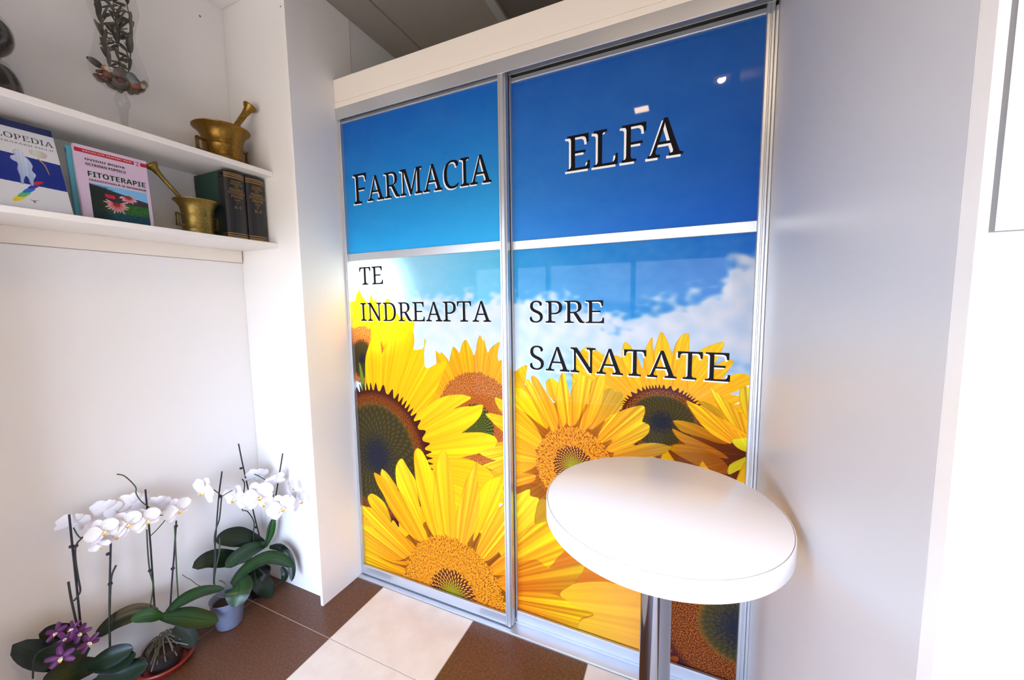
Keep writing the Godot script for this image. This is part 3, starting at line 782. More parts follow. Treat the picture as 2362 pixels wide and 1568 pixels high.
func doors() -> void:
	var ink: Material = mat(rgb(16, 16, 22), 0.6, 0.0, 0.2)
	var glow: Material = M.white_ink
	var d := door("door_1", "left sliding door with an aluminium frame printed with sky and sunflowers", 0.0214, 0.9806, 0.0, false)
	obj("lower_panel", sheet(Vector3(0.0214, 0.0596, 0.0), Vector3(0.9806, 1.8857, 0.0)), print_mat(print_left_low(), 0.25, 0.88), d)
	obj("upper_panel", sheet(Vector3(0.0214, 1.9272, 0.0), Vector3(0.9806, 2.6284, 0.0)), print_mat(print_upper(95.92, rgb(18, 86, 172), rgb(18, 84, 168), rgb(34, 152, 218), rgb(44, 160, 220))), d)
	for k in 2:
		var o := Vector2(-0.006, -0.006) if k == 0 else Vector2.ZERO
		var z := 0.0005 + 0.0004 * k
		var nm := "lettering_outline" if k == 0 else "lettering"
		var m: Material = glow if k == 0 else ink
		letters(d, "F", 0.078 + o.x, 0.172 + o.x, 2.194 + o.y, 2.352 + o.y, z, m, "Droid Serif", 400, Transform3D(), nm)
		letters(d, "ARMACIA", 0.178 + o.x, 0.932 + o.x, 2.196 + o.y, 2.330 + o.y, z, m, "Droid Serif", 400, Transform3D(), nm)
		letters(d, "TE", 0.088 + o.x * 0.6, 0.257 + o.x * 0.6, 1.752 + o.y * 0.6, 1.849 + o.y * 0.6, z, m, "Droid Serif", 400, Transform3D(), nm)
		letters(d, "INDREAPTA", 0.084 + o.x * 0.6, 0.915 + o.x * 0.6, 1.549 + o.y * 0.6, 1.651 + o.y * 0.6, z, m, "Droid Serif", 400, Transform3D(), nm)
	# the lamp shining through the print from behind, under a closet board
	var zr := -0.0461
	var e := door("door_2", "right sliding door behind the bar table, printed with sky, sunflowers and lettering", 1.0196, 1.9963, zr, true)
	obj("lower_panel", sheet(Vector3(1.0196, 0.0596, zr), Vector3(1.9963, 1.8857, zr)), print_mat(print_right_low(), 0.0, 0.9), e)
	obj("upper_panel", sheet(Vector3(1.0196, 1.9272, zr), Vector3(1.9963, 2.6284, zr)), print_mat(print_upper(97.67, rgb(26, 82, 164), rgb(28, 74, 146), rgb(46, 126, 206), rgb(20, 72, 162))), e)
	for k in 2:
		var o := Vector2(-0.009, -0.009) if k == 0 else Vector2.ZERO
		var z := zr + 0.0005 + 0.0004 * k
		var nm := "lettering_outline" if k == 0 else "lettering"
		var m: Material = glow if k == 0 else ink
		letters(e, "ELFA", 1.279 + o.x, 1.742 + o.x, 2.206 + o.y, 2.353 + o.y, z, m, "Droid Serif", 400, Transform3D(), nm)
		letters(e, "SPRE", 1.097 + o.x * 0.5, 1.445 + o.x * 0.5, 1.545 + o.y * 0.5, 1.648 + o.y * 0.5, z, m, "Droid Serif", 400, Transform3D(), nm)
		letters(e, "SANATATE", 1.096 + o.x * 0.6, 1.932 + o.x * 0.6, 1.321 + o.y * 0.6, 1.437 + o.y * 0.6, z, m, "Droid Serif", 400, Transform3D(), nm)
	# tracks, board above and right jamb
	var t := thing("trim_1", "grey aluminium sliding track along the top of the two printed doors", "track", Vector3(1.0, 2.64, 0.0), "", "structure")
	obj("front_fascia", box(Vector3(0.0035, 2.6393, 0.0265), Vector3(2.032, 2.7005, 0.0328), 0.0015), M.alu, t)
	obj("channel", box(Vector3(0.0035, 2.668, -0.1), Vector3(2.032, 2.7, 0.0265), 0.0), M.alu_dark, t)
	obj("divider", box(Vector3(0.0035, 2.652, -0.021), Vector3(2.032, 2.668, -0.018), 0.0), M.alu, t)
	obj("back_fascia", box(Vector3(0.0035, 2.6393, -0.1), Vector3(2.032, 2.668, -0.096), 0.0), M.alu_dark, t)
	t = thing("trim_2", "long cream board capping the sliding doors below the ceiling", "board", Vector3(1.0, 2.7, 0.0), "", "structure")
	obj("board", box(Vector3(0.0035, 2.7285, -0.09), Vector3(2.032, 2.846, 0.033), 0.0012), M.laminate_warm, t)
	obj("lower_strip", box(Vector3(0.0035, 2.7006, -0.09), Vector3(2.032, 2.7275, 0.0328), 0.0012), M.laminate_warm, t)
	t = thing("trim_3", "pale aluminium sliding track on the floor under the printed doors", "track", Vector3(1.0, 0.0, 0.0), "", "structure")
	obj("track_base", box(Vector3(0.0035, 0.0005, -0.1), Vector3(2.032, 0.006, 0.052), 0.001), M.alu, t)
	obj("track_lip", box(Vector3(0.0035, 0.005, 0.031), Vector3(2.032, 0.0085, 0.05), 0.0015), M.alu, t)
	obj("track_ridge", box(Vector3(0.0035, 0.005, -0.026), Vector3(2.032, 0.0115, -0.021), 0.001), M.alu, t)
	t = thing("trim_4", "narrow aluminium jamb closing the right sliding door against the white panel", "jamb", Vector3(2.026, 0.0, -0.05), "", "structure")
	obj("jamb_profile", box(Vector3(2.022, 0.012, -0.075), Vector3(2.0318, 2.639, -0.02), 0.002), M.alu, t)
	# light from a lamp in the closet, low behind the top of the left print
	var shelf := struct_("trim_5", box(Vector3(0.004, 1.89, -0.5), Vector3(1.0, 1.908, -0.035), 0.0), M.laminate, "closet board behind the left sliding door")
	shelf.set_meta("category", "board")
	var li := SpotLight3D.new()
	li.name = "closet_light"
	li.light_color = Color(1.0, 0.95, 0.88)
	li.light_energy = 50.0
	li.light_size = 0.04
	li.spot_range = 6.0
	li.spot_attenuation = 2.0
	li.spot_angle = 31.0
	li.spot_angle_attenuation = 0.8
	li.shadow_enabled = true
	li.position = Vector3(0.16, 1.68, -0.6)
	li.rotation = Vector3(0, PI, 0)
	add_child(li, true)

func niche() -> void:
	var u := thing("shelving_unit", "built-in white shelf niche with two wall shelves left of the printed doors", "shelving", Vector3(-0.3, 0.0, 0.9), "", "thing")
	obj("back_panel", box(Vector3(-0.56, 0.0005, 0.2), Vector3(-0.541, 1.884, 1.355), 0.0008), M.laminate, u)
	obj("back_panel", box(Vector3(-0.56, 1.8865, 0.2), Vector3(-0.541, 3.234, 1.355), 0.0008), M.laminate, u)
	obj("cleat", box(Vector3(-0.541, 1.885, 0.2585), Vector3(-0.523, 1.9492, 1.355), 0.0008), M.laminate_warm, u)
	var s := obj("side_panel", box(Vector3(-0.5395, 0.0005, 0.232), Vector3(-0.015, 3.234, 0.25), 0.0008), M.laminate, u)
	obj("end_panel", box(Vector3(-0.0148, 0.0005, -0.1), Vector3(0.003, 3.234, 0.296), 0.001), M.laminate, u)
	obj("top_shelf", box(Vector3(-0.5405, 2.3143, 0.2505), Vector3(-0.2237, 2.339, 1.355), 0.0012), M.laminate, u)
	obj("bottom_shelf", box(Vector3(-0.5405, 1.9493, 0.2505), Vector3(-0.2237, 1.9711, 1.355), 0.0012), M.laminate, u)
	obj("cover_panel", box(Vector3(-0.5405, 3.2225, 0.2505), Vector3(-0.0, 3.2345, 1.355), 0.0008), M.laminate, u)
	obj("end_panel", box(Vector3(-0.5405, 0.0005, 1.3555), Vector3(-0.2237, 3.2345, 1.374), 0.001), M.laminate, u)
	for p in [Vector3(-0.541, 3.122, 0.361)]:
		obj("screw_hole", lathe(p + Vector3(0.0002, 0, 0), [[0.0, 0.0008], [0.004, 0.0006], [0.005, 0.0]], 12, Basis(Vector3(0, 1, 0), Vector3(1, 0, 0), Vector3(0, 0, -1))), M.seam, u)
	for p in [Vector3(-0.083, 3.1, 0.25), Vector3(-0.04, 0.075, 0.25)]:
		obj("screw_hole", lathe(p, [[0.0, 0.0008], [0.0035, 0.0006], [0.0042, 0.0]], 12, Basis(Vector3(1, 0, 0), Vector3(0, 0, 1), Vector3(0, -1, 0))), M.seam, u)

func ceiling_lamp(at: Vector3, energy: float, angle: float, glow: float, label: String) -> void:
	var l := thing("ceiling_light", label, "light", at)
	var f := begin()
	for k in 4:
		var t := Transform3D(Basis(Vector3.UP, PI / 2 * k), at)
		add_box(f, Vector3(-0.075, -0.012, 0.055), Vector3(0.075, 0.002, 0.075), 0.002, t)
	obj("trim_frame", done(f), M.alu, l)
	var em := mat(Color(1, 0.93, 0.8), 0.5)
	em.emission_enabled = true
	em.emission = Color(1.0, 0.86, 0.66)
	em.emission_energy_multiplier = glow
	obj("light_diffuser", box(at + Vector3(-0.055, -0.006, -0.055), at + Vector3(0.055, 0.0, 0.055), 0.001), em, l)
	var o := SpotLight3D.new()
	o.name = "lamp_light"
	o.light_color = Color(1.0, 0.87, 0.72)
	o.light_energy = energy
	o.light_size = 0.025
	o.spot_range = 8.0
	o.spot_angle = angle
	o.spot_attenuation = 2.0
	o.spot_angle_attenuation = 1.0
	o.shadow_enabled = true
	o.position = Vector3(0, -0.012, 0)
	o.rotation = Vector3(-PI / 2, 0, 0)
	l.add_child(o, true)

func bar_table() -> void:
	var c := Vector3(1.7125, 0, 0.5765)
	var t := thing("bar_table", "tall round white bar table on a chrome column beside the right door", "table", c)
	obj("tabletop", lathe(c, [[0.0, 1.052], [0.2984, 1.052], [0.2984, 1.0997], [0.298, 1.1], [0.0, 1.1]], 128), M.table, t)
	obj("seam", lathe(c, [[0.2982, 1.0965], [0.3, 1.0965]], 128), M.seam, t)
	obj("edge_band", lathe(c, [[0.2995, 1.0515], [0.301, 1.0505], [0.3025, 1.0525], [0.3025, 1.0975], [0.3015, 1.0992], [0.2996, 1.0995]], 128), M.band, t)
	obj("column", lathe(c, [[0.041, 0.02], [0.041, 1.045]], 64), M.chrome, t)
	obj("mounting_plate", lathe(c, [[0.041, 1.04], [0.1, 1.043], [0.1, 1.0515], [0.0, 1.0515]], 48), M.alu_dark, t)
	obj("base", lathe(c, [[0.0, 0.0], [0.22, 0.0], [0.222, 0.004], [0.215, 0.012], [0.05, 0.022], [0.041, 0.03]], 96), M.chrome, t)

func poster() -> void:
	var x0 := 2.041
	var x1 := 2.66
	var y0 := 1.702
	var y1 := 2.56
	var z := 1.083
	var p := thing("poster_frame", "aluminium snap frame with a blank white poster on the near right wall", "frame", Vector3((x0 + x1) / 2, y0, z))
	obj("backing", box(Vector3(x0 + 0.004, y0 + 0.004, z), Vector3(x1 - 0.004, y1 - 0.004, z + 0.006), 0.0), M.alu_dark, p)
	obj("poster", box(Vector3(x0 + 0.022, y0 + 0.022, z + 0.006), Vector3(x1 - 0.022, y1 - 0.022, z + 0.0072), 0.0), M.white_ink, p)
	var w := 0.03
	var c := [Vector3(x0, y0, z), Vector3(x1, y0, z), Vector3(x1, y1, z), Vector3(x0, y1, z)]
	var inn := [Vector3(x0 + w, y0 + w, z), Vector3(x1 - w, y0 + w, z), Vector3(x1 - w, y1 - w, z), Vector3(x0 + w, y1 - w, z)]
	for k in 4:
		var st := begin()
		var a: Vector3 = c[k]
		var b: Vector3 = c[(k + 1) % 4]
		var d: Vector3 = inn[k]
		var e: Vector3 = inn[(k + 1) % 4]
		var o := Vector3(0, 0, 0.009)
		var i := Vector3(0, 0, 0.0175)
		quad(st, a + o, d + i, e + i, b + o)
		quad(st, d + i, d, e, e + i)
		obj("frame_side", done(st), M.frame_face, p)
		st = begin()
		quad(st, a, a + o, b + o, b)
		obj("frame_rim", done(st), M.alu_dark, p)

# ---------------------------------------------------------------- things on the shelves
func frame_at(o: Vector3, lean: float) -> Transform3D:   # a cover facing +x, leaning back; local x runs towards -z
	return Transform3D(Basis(Vector3(0, 0, -1), Vector3(-sin(lean), cos(lean), 0), Vector3(cos(lean), sin(lean), 0)), o)

func cover_sheet(t: Transform3D, x0: float, x1: float, y0: float, y1: float, z: float) -> SurfaceTool:
	var st := begin()
	var v := [Vector3(x0, y0, z), Vector3(x0, y1, z), Vector3(x1, y1, z), Vector3(x1, y0, z)]
	var uv := [Vector2(0, 1), Vector2(0, 0), Vector2(1, 0), Vector2(1, 1)]
	for i in [0, 1, 2, 0, 2, 3]:
		st.set_uv(uv[i]); st.add_vertex(t * (v[i] as Vector3))
	return done(st)

func book(label: String, t: Transform3D, w: float, h: float, th: float, cover: Material, group := "") -> Node3D:
	var b := thing("book", label, "book", t.origin, group)
	var st := begin()
	add_box(st, Vector3(0, 0, -0.002), Vector3(w, h, 0), 0.0008, t)
	add_box(st, Vector3(0, 0, -th), Vector3(w, h, -th + 0.002), 0.0008, t)
	add_box(st, Vector3(-0.001, 0, -th), Vector3(0.002, h, 0), 0.0008, t)
	obj("cover", done(st), cover, b)
	st = begin()
	add_box(st, Vector3(0.002, 0.002, -th + 0.002), Vector3(w - 0.003, h - 0.002, -0.002), 0.0, t)
	obj("pages", done(st), M.edge, b)
	return b

func prism(p: PackedVector2Array, y0: float, y1: float) -> SurfaceTool:   # p in x, z
	var st := begin()
	var ids := Geometry2D.triangulate_polygon(p)
	if Geometry2D.is_polygon_clockwise(p): p.reverse(); ids = Geometry2D.triangulate_polygon(p)
	for k in range(0, ids.size(), 3):
		var a := p[ids[k]]; var b := p[ids[k + 1]]; var c := p[ids[k + 2]]
		if (b - a).cross(c - a) < 0.0:
			var sw := b; b = c; c = sw
		tri(st, Vector3(a.x, y1, a.y), Vector3(b.x, y1, b.y), Vector3(c.x, y1, c.y))
		tri(st, Vector3(a.x, y0, a.y), Vector3(c.x, y0, c.y), Vector3(b.x, y0, b.y))
	for k in p.size():
		var a := p[k]
		var b := p[(k + 1) % p.size()]
		quad(st, Vector3(a.x, y0, a.y), Vector3(b.x, y0, b.y), Vector3(b.x, y1, b.y), Vector3(a.x, y1, a.y))
	return done(st)

func spine_shape(z0: float, z1: float, xb: float, xf: float, bulge: float) -> PackedVector2Array:
	var p := PackedVector2Array([Vector2(xb, z0)])
	for k in 9:
		var u := k / 8.0
		p.append(Vector2(xf - bulge * pow(absf(2.0 * u - 1.0), 2.5), lerpf(z0, z1, u)))
	p.append(Vector2(xb, z1))
	return p

func handbook(label: String, z0: float, z1: float, part: Array) -> void:
	var y0 := 1.9713
	var y1 := 2.302
	var b := thing("book", label, "book", Vector3(-0.4, y0, (z0 + z1) / 2), "thick leather-backed volumes")
	var leather := mat(rgb(26, 27, 32), 0.38)
	var cloth := mottled(rgb(24, 56, 48), rgb(34, 72, 62), 0.2, 4.0, 0.6, 41)
	var gilt := mat(rgb(176, 138, 76), 0.4, 0.6)
	obj("spine", prism(spine_shape(z0, z1, -0.335, -0.277, 0.012), y0, y1), leather, b)
	var st := begin()
	add_box(st, Vector3(-0.532, y0, z1 - 0.0045), Vector3(-0.335, y1, z1 - 0.0005), 0.001)
	add_box(st, Vector3(-0.532, y0, z0 + 0.0005), Vector3(-0.335, y1, z0 + 0.0045), 0.001)
	obj("board", done(st), cloth, b)
	obj("pages", box(Vector3(-0.526, y0 + 0.004, z0 + 0.005), Vector3(-0.335, y1 - 0.004, z1 - 0.005), 0.0), M.edge, b)
	for yy in [y0, y1]:
		st = begin()
		var s := 1.0 if yy == y0 else -1.0
		for k in 2:
			var zz := z1 + 0.0002 - 0.005 * k
			var v := [Vector3(-0.5325, yy, zz), Vector3(-0.5325, yy + s * 0.075, zz), Vector3(-0.478, yy, zz)]
			tri(st, v[0], v[1] if s > 0 else v[2], v[2] if s > 0 else v[1])
		obj("leather_corner", done(st), leather, b)
	for y in [y0 + 0.012, y0 + 0.02, y0 + 0.03, y1 - 0.013, y1 - 0.021, y1 - 0.031]:
		obj("gilt_band", prism(spine_shape(z0, z1, -0.33, -0.2766, 0.012), y - 0.0017, y + 0.0017), gilt, b)
	var t := Transform3D(Basis(Vector3(0, 0, -1), Vector3.UP, Vector3.RIGHT), Vector3(-0.2762, 0, (z0 + z1) / 2))
	for k in part.size():
		var row: Array = part[k]
		letters(b, row[0], -row[1] / 2.0, row[1] / 2.0, y1 - row[2] - row[3], y1 - row[2], 0.0, gilt, "Droid Serif", 400, t)

func mortar(label: String, at: Vector3, rim: float, h: float, r: float, m: Material, hy: float) -> void:
	var o := thing("mortar", label, "mortar", at)
	var lip := rim - r
	obj("bowl", lathe(at, [[0.0, 0.0], [r * 1.02, 0.0], [r * 1.03, h * 0.03], [r * 0.97, h * 0.06], [r * 0.96, h * 0.2], [r * 0.99, h * 0.22], [r * 0.98, h * 0.24], [r * 0.985, h * 0.5], [r * 1.01, h * 0.52], [r, h * 0.55], [r * 1.02, h * 0.68], [r + lip * 0.25, h * 0.82], [r + lip * 0.62, h * 0.92], [rim * 0.985, h * 0.972], [rim, h * 0.985], [rim, h * 0.997], [rim * 0.985, h], [rim * 0.9, h * 0.985], [r + lip * 0.5, h * 0.9], [r * 0.95, h * 0.76], [r * 0.85, h * 0.4], [r * 0.6, h * 0.14], [0.0, h * 0.1]], 72), m, o)
	for s in [-1.0, 1.0]:
		var st := begin()
		var z0: float = at.z + s * r * 0.94
		var z1: float = at.z + s * (r * 1.0 + 0.034 * (rim / 0.122))
		var ya := at.y + hy
		var yb := at.y + hy + h * 0.33
		var hw := 0.009
		var bar := 0.0075 * (rim / 0.122) + 0.001
		add_box(st, Vector3(at.x - hw, ya, minf(z0, z1)), Vector3(at.x + hw, ya + bar, maxf(z0, z1)), 0.001)
		add_box(st, Vector3(at.x - hw, yb - bar, minf(z0, z1)), Vector3(at.x + hw, yb, maxf(z0, z1)), 0.001)
		add_box(st, Vector3(at.x - hw, ya - 0.003, minf(z1, z1 - s * bar)), Vector3(at.x + hw, yb + 0.003, maxf(z1, z1 - s * bar)), 0.001)
		obj("handle", done(st), m, o)

func pestle(label: String, a: Vector3, b: Vector3, r: float, head_r: float, m: Material) -> void:
	var o := thing("pestle", label, "pestle", a)
	var y := (b - a).normalized()
	var x := y.cross(Vector3.BACK).normalized()
	var n := (b - a).length()
	obj("shaft", lathe(a, [[0.0, 0.0], [r * 1.5, 0.004], [r * 1.75, 0.02], [r * 1.2, 0.05], [r, n * 0.4], [r * 0.95, n * 0.62], [r * 1.06, n * 0.635], [r * 1.06, n * 0.65], [r * 0.98, n * 0.66], [r * 1.15, n * 0.84], [head_r * 0.55, n * 0.92], [head_r * 0.92, n * 0.97], [head_r, n * 0.985], [head_r * 0.96, n], [0.0, n + 0.004]], 32, Basis(x, y, x.cross(y))), m, o)

func blob(at: Vector3, size: Vector3, turn: Vector3, seed_: int) -> SurfaceTool:
	var st := begin()
	st.set_smooth_group(1)
	nz.seed = seed_
	var b := Basis.from_euler(turn)
	var n := 10
	var m := 14
	for i in n:
		for j in m:
			var q := []
			for d in [[0, 0], [1, 0], [1, 1], [0, 1]]:
				var la: float = PI * (float(i + d[0]) / n - 0.5)
				var lo: float = TAU * float((j + d[1]) % m) / m
				var v := Vector3(cos(la) * cos(lo), sin(la), cos(la) * sin(lo))
				v *= 1.0 + 0.12 * nz.get_noise_3d(v.x * 1.3, v.y * 1.3, v.z * 1.3)
				q.append(at + b * (v * size))
			quad(st, q[0], q[1], q[2], q[3])
	st.generate_normals()
	return st

func shelf_things() -> void:
	# --- books on the lower shelf
	var white := mat(rgb(214, 214, 220), 0.3)
	var t := frame_at(Vector3(-0.28, 1.9808, 1.234), 0.312)
	var b := book("big white and navy encyclopedia leaning back at the left end of the lower shelf", t, 0.25, 0.326, 0.03, white)
	obj("cover_print", cover_sheet(t, 0.001, 0.249, 0.001, 0.325, 0.0004), paper(encyclopedia_cover(), 0.25), b)
	letters(b, "ENCICLOPEDIA", 0.02, 0.244, 0.255, 0.276, 0.0009, M.black, "Droid Serif", 400, t)
	letters(b, "ÎNGRIJIRII ȘI TRATĂRII PIELII", 0.02, 0.241, 0.2375, 0.246, 0.0009, M.black, "Droid Serif", 400, t)
	t = frame_at(Vector3(-0.318, 1.9726, 0.946), 0.06)
	var lilac := mat(rgb(206, 184, 208), 0.35)
	b = book("lilac herbal medicine paperback with pink coneflowers on its cover", t, 0.213, 0.284, 0.017, lilac)
	obj("cover_print", cover_sheet(t, 0.0275, 0.201, 0.002, 0.147, 0.0004), paper(coneflowers(), 0.3), b)
	var red := mat(rgb(176, 22, 40), 0.4)
	obj("red_band", cover_sheet(t, 0.0, 0.172, 0.256, 0.271, 0.0004), red, b)
	obj("red_band", cover_sheet(t, 0.192, 0.213, 0.256, 0.271, 0.0004), red, b)
	letters(b, "2", 0.177, 0.187, 0.255, 0.272, 0.0006, red, "Droid Serif", 700, t)
	letters(b, "SĂNĂTATE PENTRU TOŢI", 0.022, 0.165, 0.26, 0.2675, 0.0009, white, "Droid Serif", 700, t)
	letters(b, "OVIDIU BOJOR", 0.025, 0.141, 0.2275, 0.238, 0.0009, M.black, "Droid Sans", 700, t)
	letters(b, "OCTAVIAN POPESCU", 0.025, 0.141, 0.211, 0.2215, 0.0009, M.black, "Droid Sans", 700, t)
	letters(b, "FITOTERAPIE", 0.028, 0.2, 0.171, 0.191, 0.0009, mat(rgb(18, 58, 42), 0.4), "Droid Sans", 700, t)
	letters(b, "TRADIŢIONALĂ ȘI MODERNĂ", 0.028, 0.201, 0.1525, 0.164, 0.0009, M.black, "Droid Sans", 700, t)
	t = frame_at(Vector3(-0.339, 1.9724, 0.959), 0.06)
	b = book("thin turquoise book standing behind the lilac paperback", t, 0.2, 0.277, 0.013, mat(rgb(86, 158, 178), 0.35))
	obj("spine_label", cover_sheet(Transform3D(Basis(Vector3(-cos(0.06), -sin(0.06), 0).normalized(), t.basis.y, Vector3.BACK), t.origin + Vector3(0, 0, 0.0012)), 0.001, 0.012, 0.25, 0.266, 0.0), mat(rgb(16, 60, 56), 0.4), b)
	var rows := [["HAGERS", 0.045, 0.046, 0.008], ["HANDBUCH", 0.056, 0.058, 0.008], ["DER", 0.02, 0.07, 0.007], ["PHARMA-", 0.066, 0.083, 0.012], ["ZEUTISCHEN", 0.08, 0.099, 0.012], ["PRAXIS", 0.055, 0.115, 0.012], ["BAND", 0.026, 0.135, 0.007], ["I", 0.004, 0.149, 0.008], ["A–I", 0.034, 0.166, 0.013]]
	handbook("thick black spined handbook with green cloth boards behind the small mortar", 0.3605, 0.4575, rows)
	var rows2 := rows.duplicate(true)
	rows2[7] = ["II", 0.008, 0.149, 0.008]
	rows2[8] = ["K–Z", 0.036, 0.166, 0.013]
	handbook("thick black spined handbook at the right end of the lower shelf against the side", 0.2605, 0.3555, rows2)
	# --- mortars
	mortar("large brass mortar with a wide flared rim on the upper shelf", Vector3(-0.385, 2.3392, 0.392), 0.122, 0.186, 0.084, M.brass, 0.052)
	pestle("brass pestle standing in the large mortar on the upper shelf", Vector3(-0.405, 2.385, 0.43), Vector3(-0.31, 2.668, 0.286), 0.0125, 0.033, M.brass)
	mortar("small dull brass mortar with square handles on the lower shelf", Vector3(-0.36, 1.9713, 0.545), 0.088, 0.166, 0.061, M.brass_old, 0.044)
	pestle("brass pestle leaning left out of the small mortar on the lower shelf", Vector3(-0.36, 2.032, 0.516), Vector3(-0.36, 2.258, 0.709), 0.0085, 0.026, M.brass_old)
	# --- glass vessels on the upper shelf
	var c := Vector3(-0.38, 2.3392, 0.772)
	var v := thing("glass_vase", "tall footed clear glass vase filled with pebbles and dried branches on the upper shelf", "vase", c)
	obj("foot", lathe(c, [[0.0, 0.0], [0.055, 0.001], [0.056, 0.004], [0.03, 0.01], [0.012, 0.022], [0.01, 0.05], [0.016, 0.11], [0.018, 0.122]], 48), M.glass, v)
	obj("knop", lathe(c, [[0.018, 0.122], [0.024, 0.135], [0.0255, 0.15], [0.022, 0.166], [0.015, 0.176], [0.014, 0.181]], 48), M.glass, v)
	obj("bowl", lathe(c, [[0.014, 0.181], [0.04, 0.19], [0.07, 0.21], [0.087, 0.238], [0.089, 0.262], [0.08, 0.3], [0.067, 0.35], [0.06, 0.392], [0.061, 0.43], [0.07, 0.475], [0.079, 0.51], [0.078, 0.53], [0.07, 0.6], [0.069, 0.66], [0.071, 0.662]], 64), M.glass, v)
	var stones := [["flat dark grey oval pebble leaning on the left wall of the vase", [-0.01, 0.268, 0.066], [0.01, 0.027, 0.017], [0.5, 0.3, 0.7], rgb(44, 44, 46)],
		["small orange brown pebble at the left of the vase", [0.03, 0.243, 0.054], [0.012, 0.011, 0.013], [0.3, 0.2, 0.1], rgb(176, 104, 58)],
		["reddish brown pebble low at the left of the vase", [0.036, 0.222, 0.05], [0.016, 0.013, 0.016], [0.2, 0.8, 0.3], rgb(112, 60, 42)],
		["brown pebble with a white stripe in the middle of the vase", [0.052, 0.237, 0.018], [0.014, 0.018, 0.03], [0.5, 0.0, -0.4], rgb(58, 40, 32)],
		["speckled grey round pebble in the middle of the vase", [0.058, 0.232, -0.018], [0.012, 0.026, 0.023], [0.1, 0.3, 0.2], rgb(116, 120, 118)],
		["small white pebble at the right of the vase", [0.05, 0.222, -0.05], [0.011, 0.01, 0.012], [0.2, 0.1, 0.0], rgb(186, 176, 160)],
		["tan long pebble at the right wall of the vase", [0.03, 0.24, -0.066], [0.01, 0.02, 0.013], [-0.5, 0.1, 0.2], rgb(156, 128, 96)],
		["terracotta coloured pebble low at the right of the vase", [0.056, 0.208, -0.024], [0.012, 0.01, 0.018], [0.1, 0.1, 0.3], rgb(150, 74, 54)],
		["large dull grey stone at the bottom of the vase", [0.02, 0.211, 0.006], [0.026, 0.016, 0.03], [0.2, 0.4, 0.1], rgb(92, 84, 78)],
		["grey stone at the back of the vase", [-0.036, 0.232, -0.012], [0.03, 0.024, 0.034], [0.3, 0.4, 0.6], rgb(86, 80, 76)],
		["dark brown pebble behind the striped one in the vase", [0.004, 0.25, 0.036], [0.016, 0.014, 0.018], [0.3, 0.4, 0.6], rgb(84, 46, 34)],
		["greenish glassy pebble at the centre of the vase", [0.016, 0.252, 0.0], [0.02, 0.013, 0.018], [0.3, 0.4, 0.6], rgb(92, 84, 48)]]
	for k in stones.size():
		var s: Array = stones[k]
		var at := c + Vector3(s[1][0], s[1][1], s[1][2])
		var col: Color = s[4]
		var o := obj("pebble", blob(at, Vector3(s[2][0], s[2][1], s[2][2]), Vector3(s[3][0], s[3][1], s[3][2]), k), mottled(col.darkened(0.25), col.lightened(0.12), 0.05, 12.0, 0.6, 60 + k))
		tag(o, s[0], "pebble", "pebbles in the glass vase")
	var rng := RandomNumberGenerator.new()
	rng.seed = 12
	var heap := [mottled(rgb(60, 48, 42), rgb(96, 78, 66), 0.05, 12.0, 0.6, 80), mottled(rgb(84, 78, 72), rgb(124, 116, 106), 0.05, 12.0, 0.6, 81), mottled(rgb(78, 48, 36), rgb(120, 76, 56), 0.05, 12.0, 0.6, 82)]
	for k in 36:
		var a := k * 2.4
		var up := 0.205 + 0.0008 * k
		var reach: float = [0.35, 0.7, 1.0][k % 3] * (lerpf(0.048, 0.07, clampf((up - 0.205) / 0.03, 0.0, 1.0)))
		var at := c + Vector3(cos(a) * reach, up, sin(a) * reach)
		var o := obj("pebble", blob(at, Vector3(0.014, 0.0085, 0.016) * rng.randf_range(0.8, 1.1), Vector3(rng.randf(), a, rng.randf()), 40 + k), heap[k % 3])
		var hue: String = ["dark brown", "grey", "reddish brown"][k % 3]
		tag(o, "small %s pebble in the heap filling the bowl of the vase" % hue, "pebble", "small %s pebbles heaped in the glass vase" % hue)
	var dry := [mat(rgb(58, 52, 40), 0.7), mat(rgb(76, 68, 48), 0.7), mat(rgb(40, 38, 32), 0.7)]
	var lm := [petal_mesh(1.0, 0.13, 0.06), petal_mesh(1.0, 0.1, -0.08)]
	var br := thing("dried_branches", "bunch of dried olive twigs standing in the tall glass vase", "branches", c + Vector3(0, 0.25, 0))
	for k in 3:
		var foot := c + Vector3(0.012 * (k - 1), 0.25, 0.022 * (1 - k))
		var tip := c + Vector3(0.03 * (k - 1), 0.64 + 0.05 * k, 0.035 * (1 - k))
		var path := curve([foot, foot.lerp(tip, 0.35) + Vector3(0.015, 0, 0.012 * (1 - k)), foot.lerp(tip, 0.7) + Vector3(-0.01, 0, -0.008), tip], 16)
		var st := begin()
		add_tube(st, path, 0.002, 0.0012, 6)
		obj("twig", done(st), dry[2], br)
		for i in 64:
			var p := path[1 + rng.randi() % 15]
			var away := Vector3(rng.randfn(), rng.randf_range(-0.3, 1.6), rng.randfn()).normalized()
			var leaf := put("leaf", lm[i % 2], dry[i % 3], br)
			var x := away.cross(Vector3(rng.randfn(), rng.randfn(), 1.0)).normalized()
			var n := rng.randf_range(0.034, 0.058)
			var q := p + away * n - c
			if Vector2(q.x, q.z).length() > 0.05: away = (away + Vector3(-q.x, 0.3, -q.z).normalized() * 1.6).normalized(); x = away.cross(Vector3.RIGHT).normalized()
			leaf.transform = Transform3D(Basis(x, away, x.cross(away)) * Basis.from_scale(Vector3(n, n, n)), p - br.position)
	var j := Vector3(-0.38, 2.3392, 1.132)
	var jar := thing("glass_jar", "two-bulbed glass jar filled with dark brown contents at the left edge of the upper shelf", "jar", j)
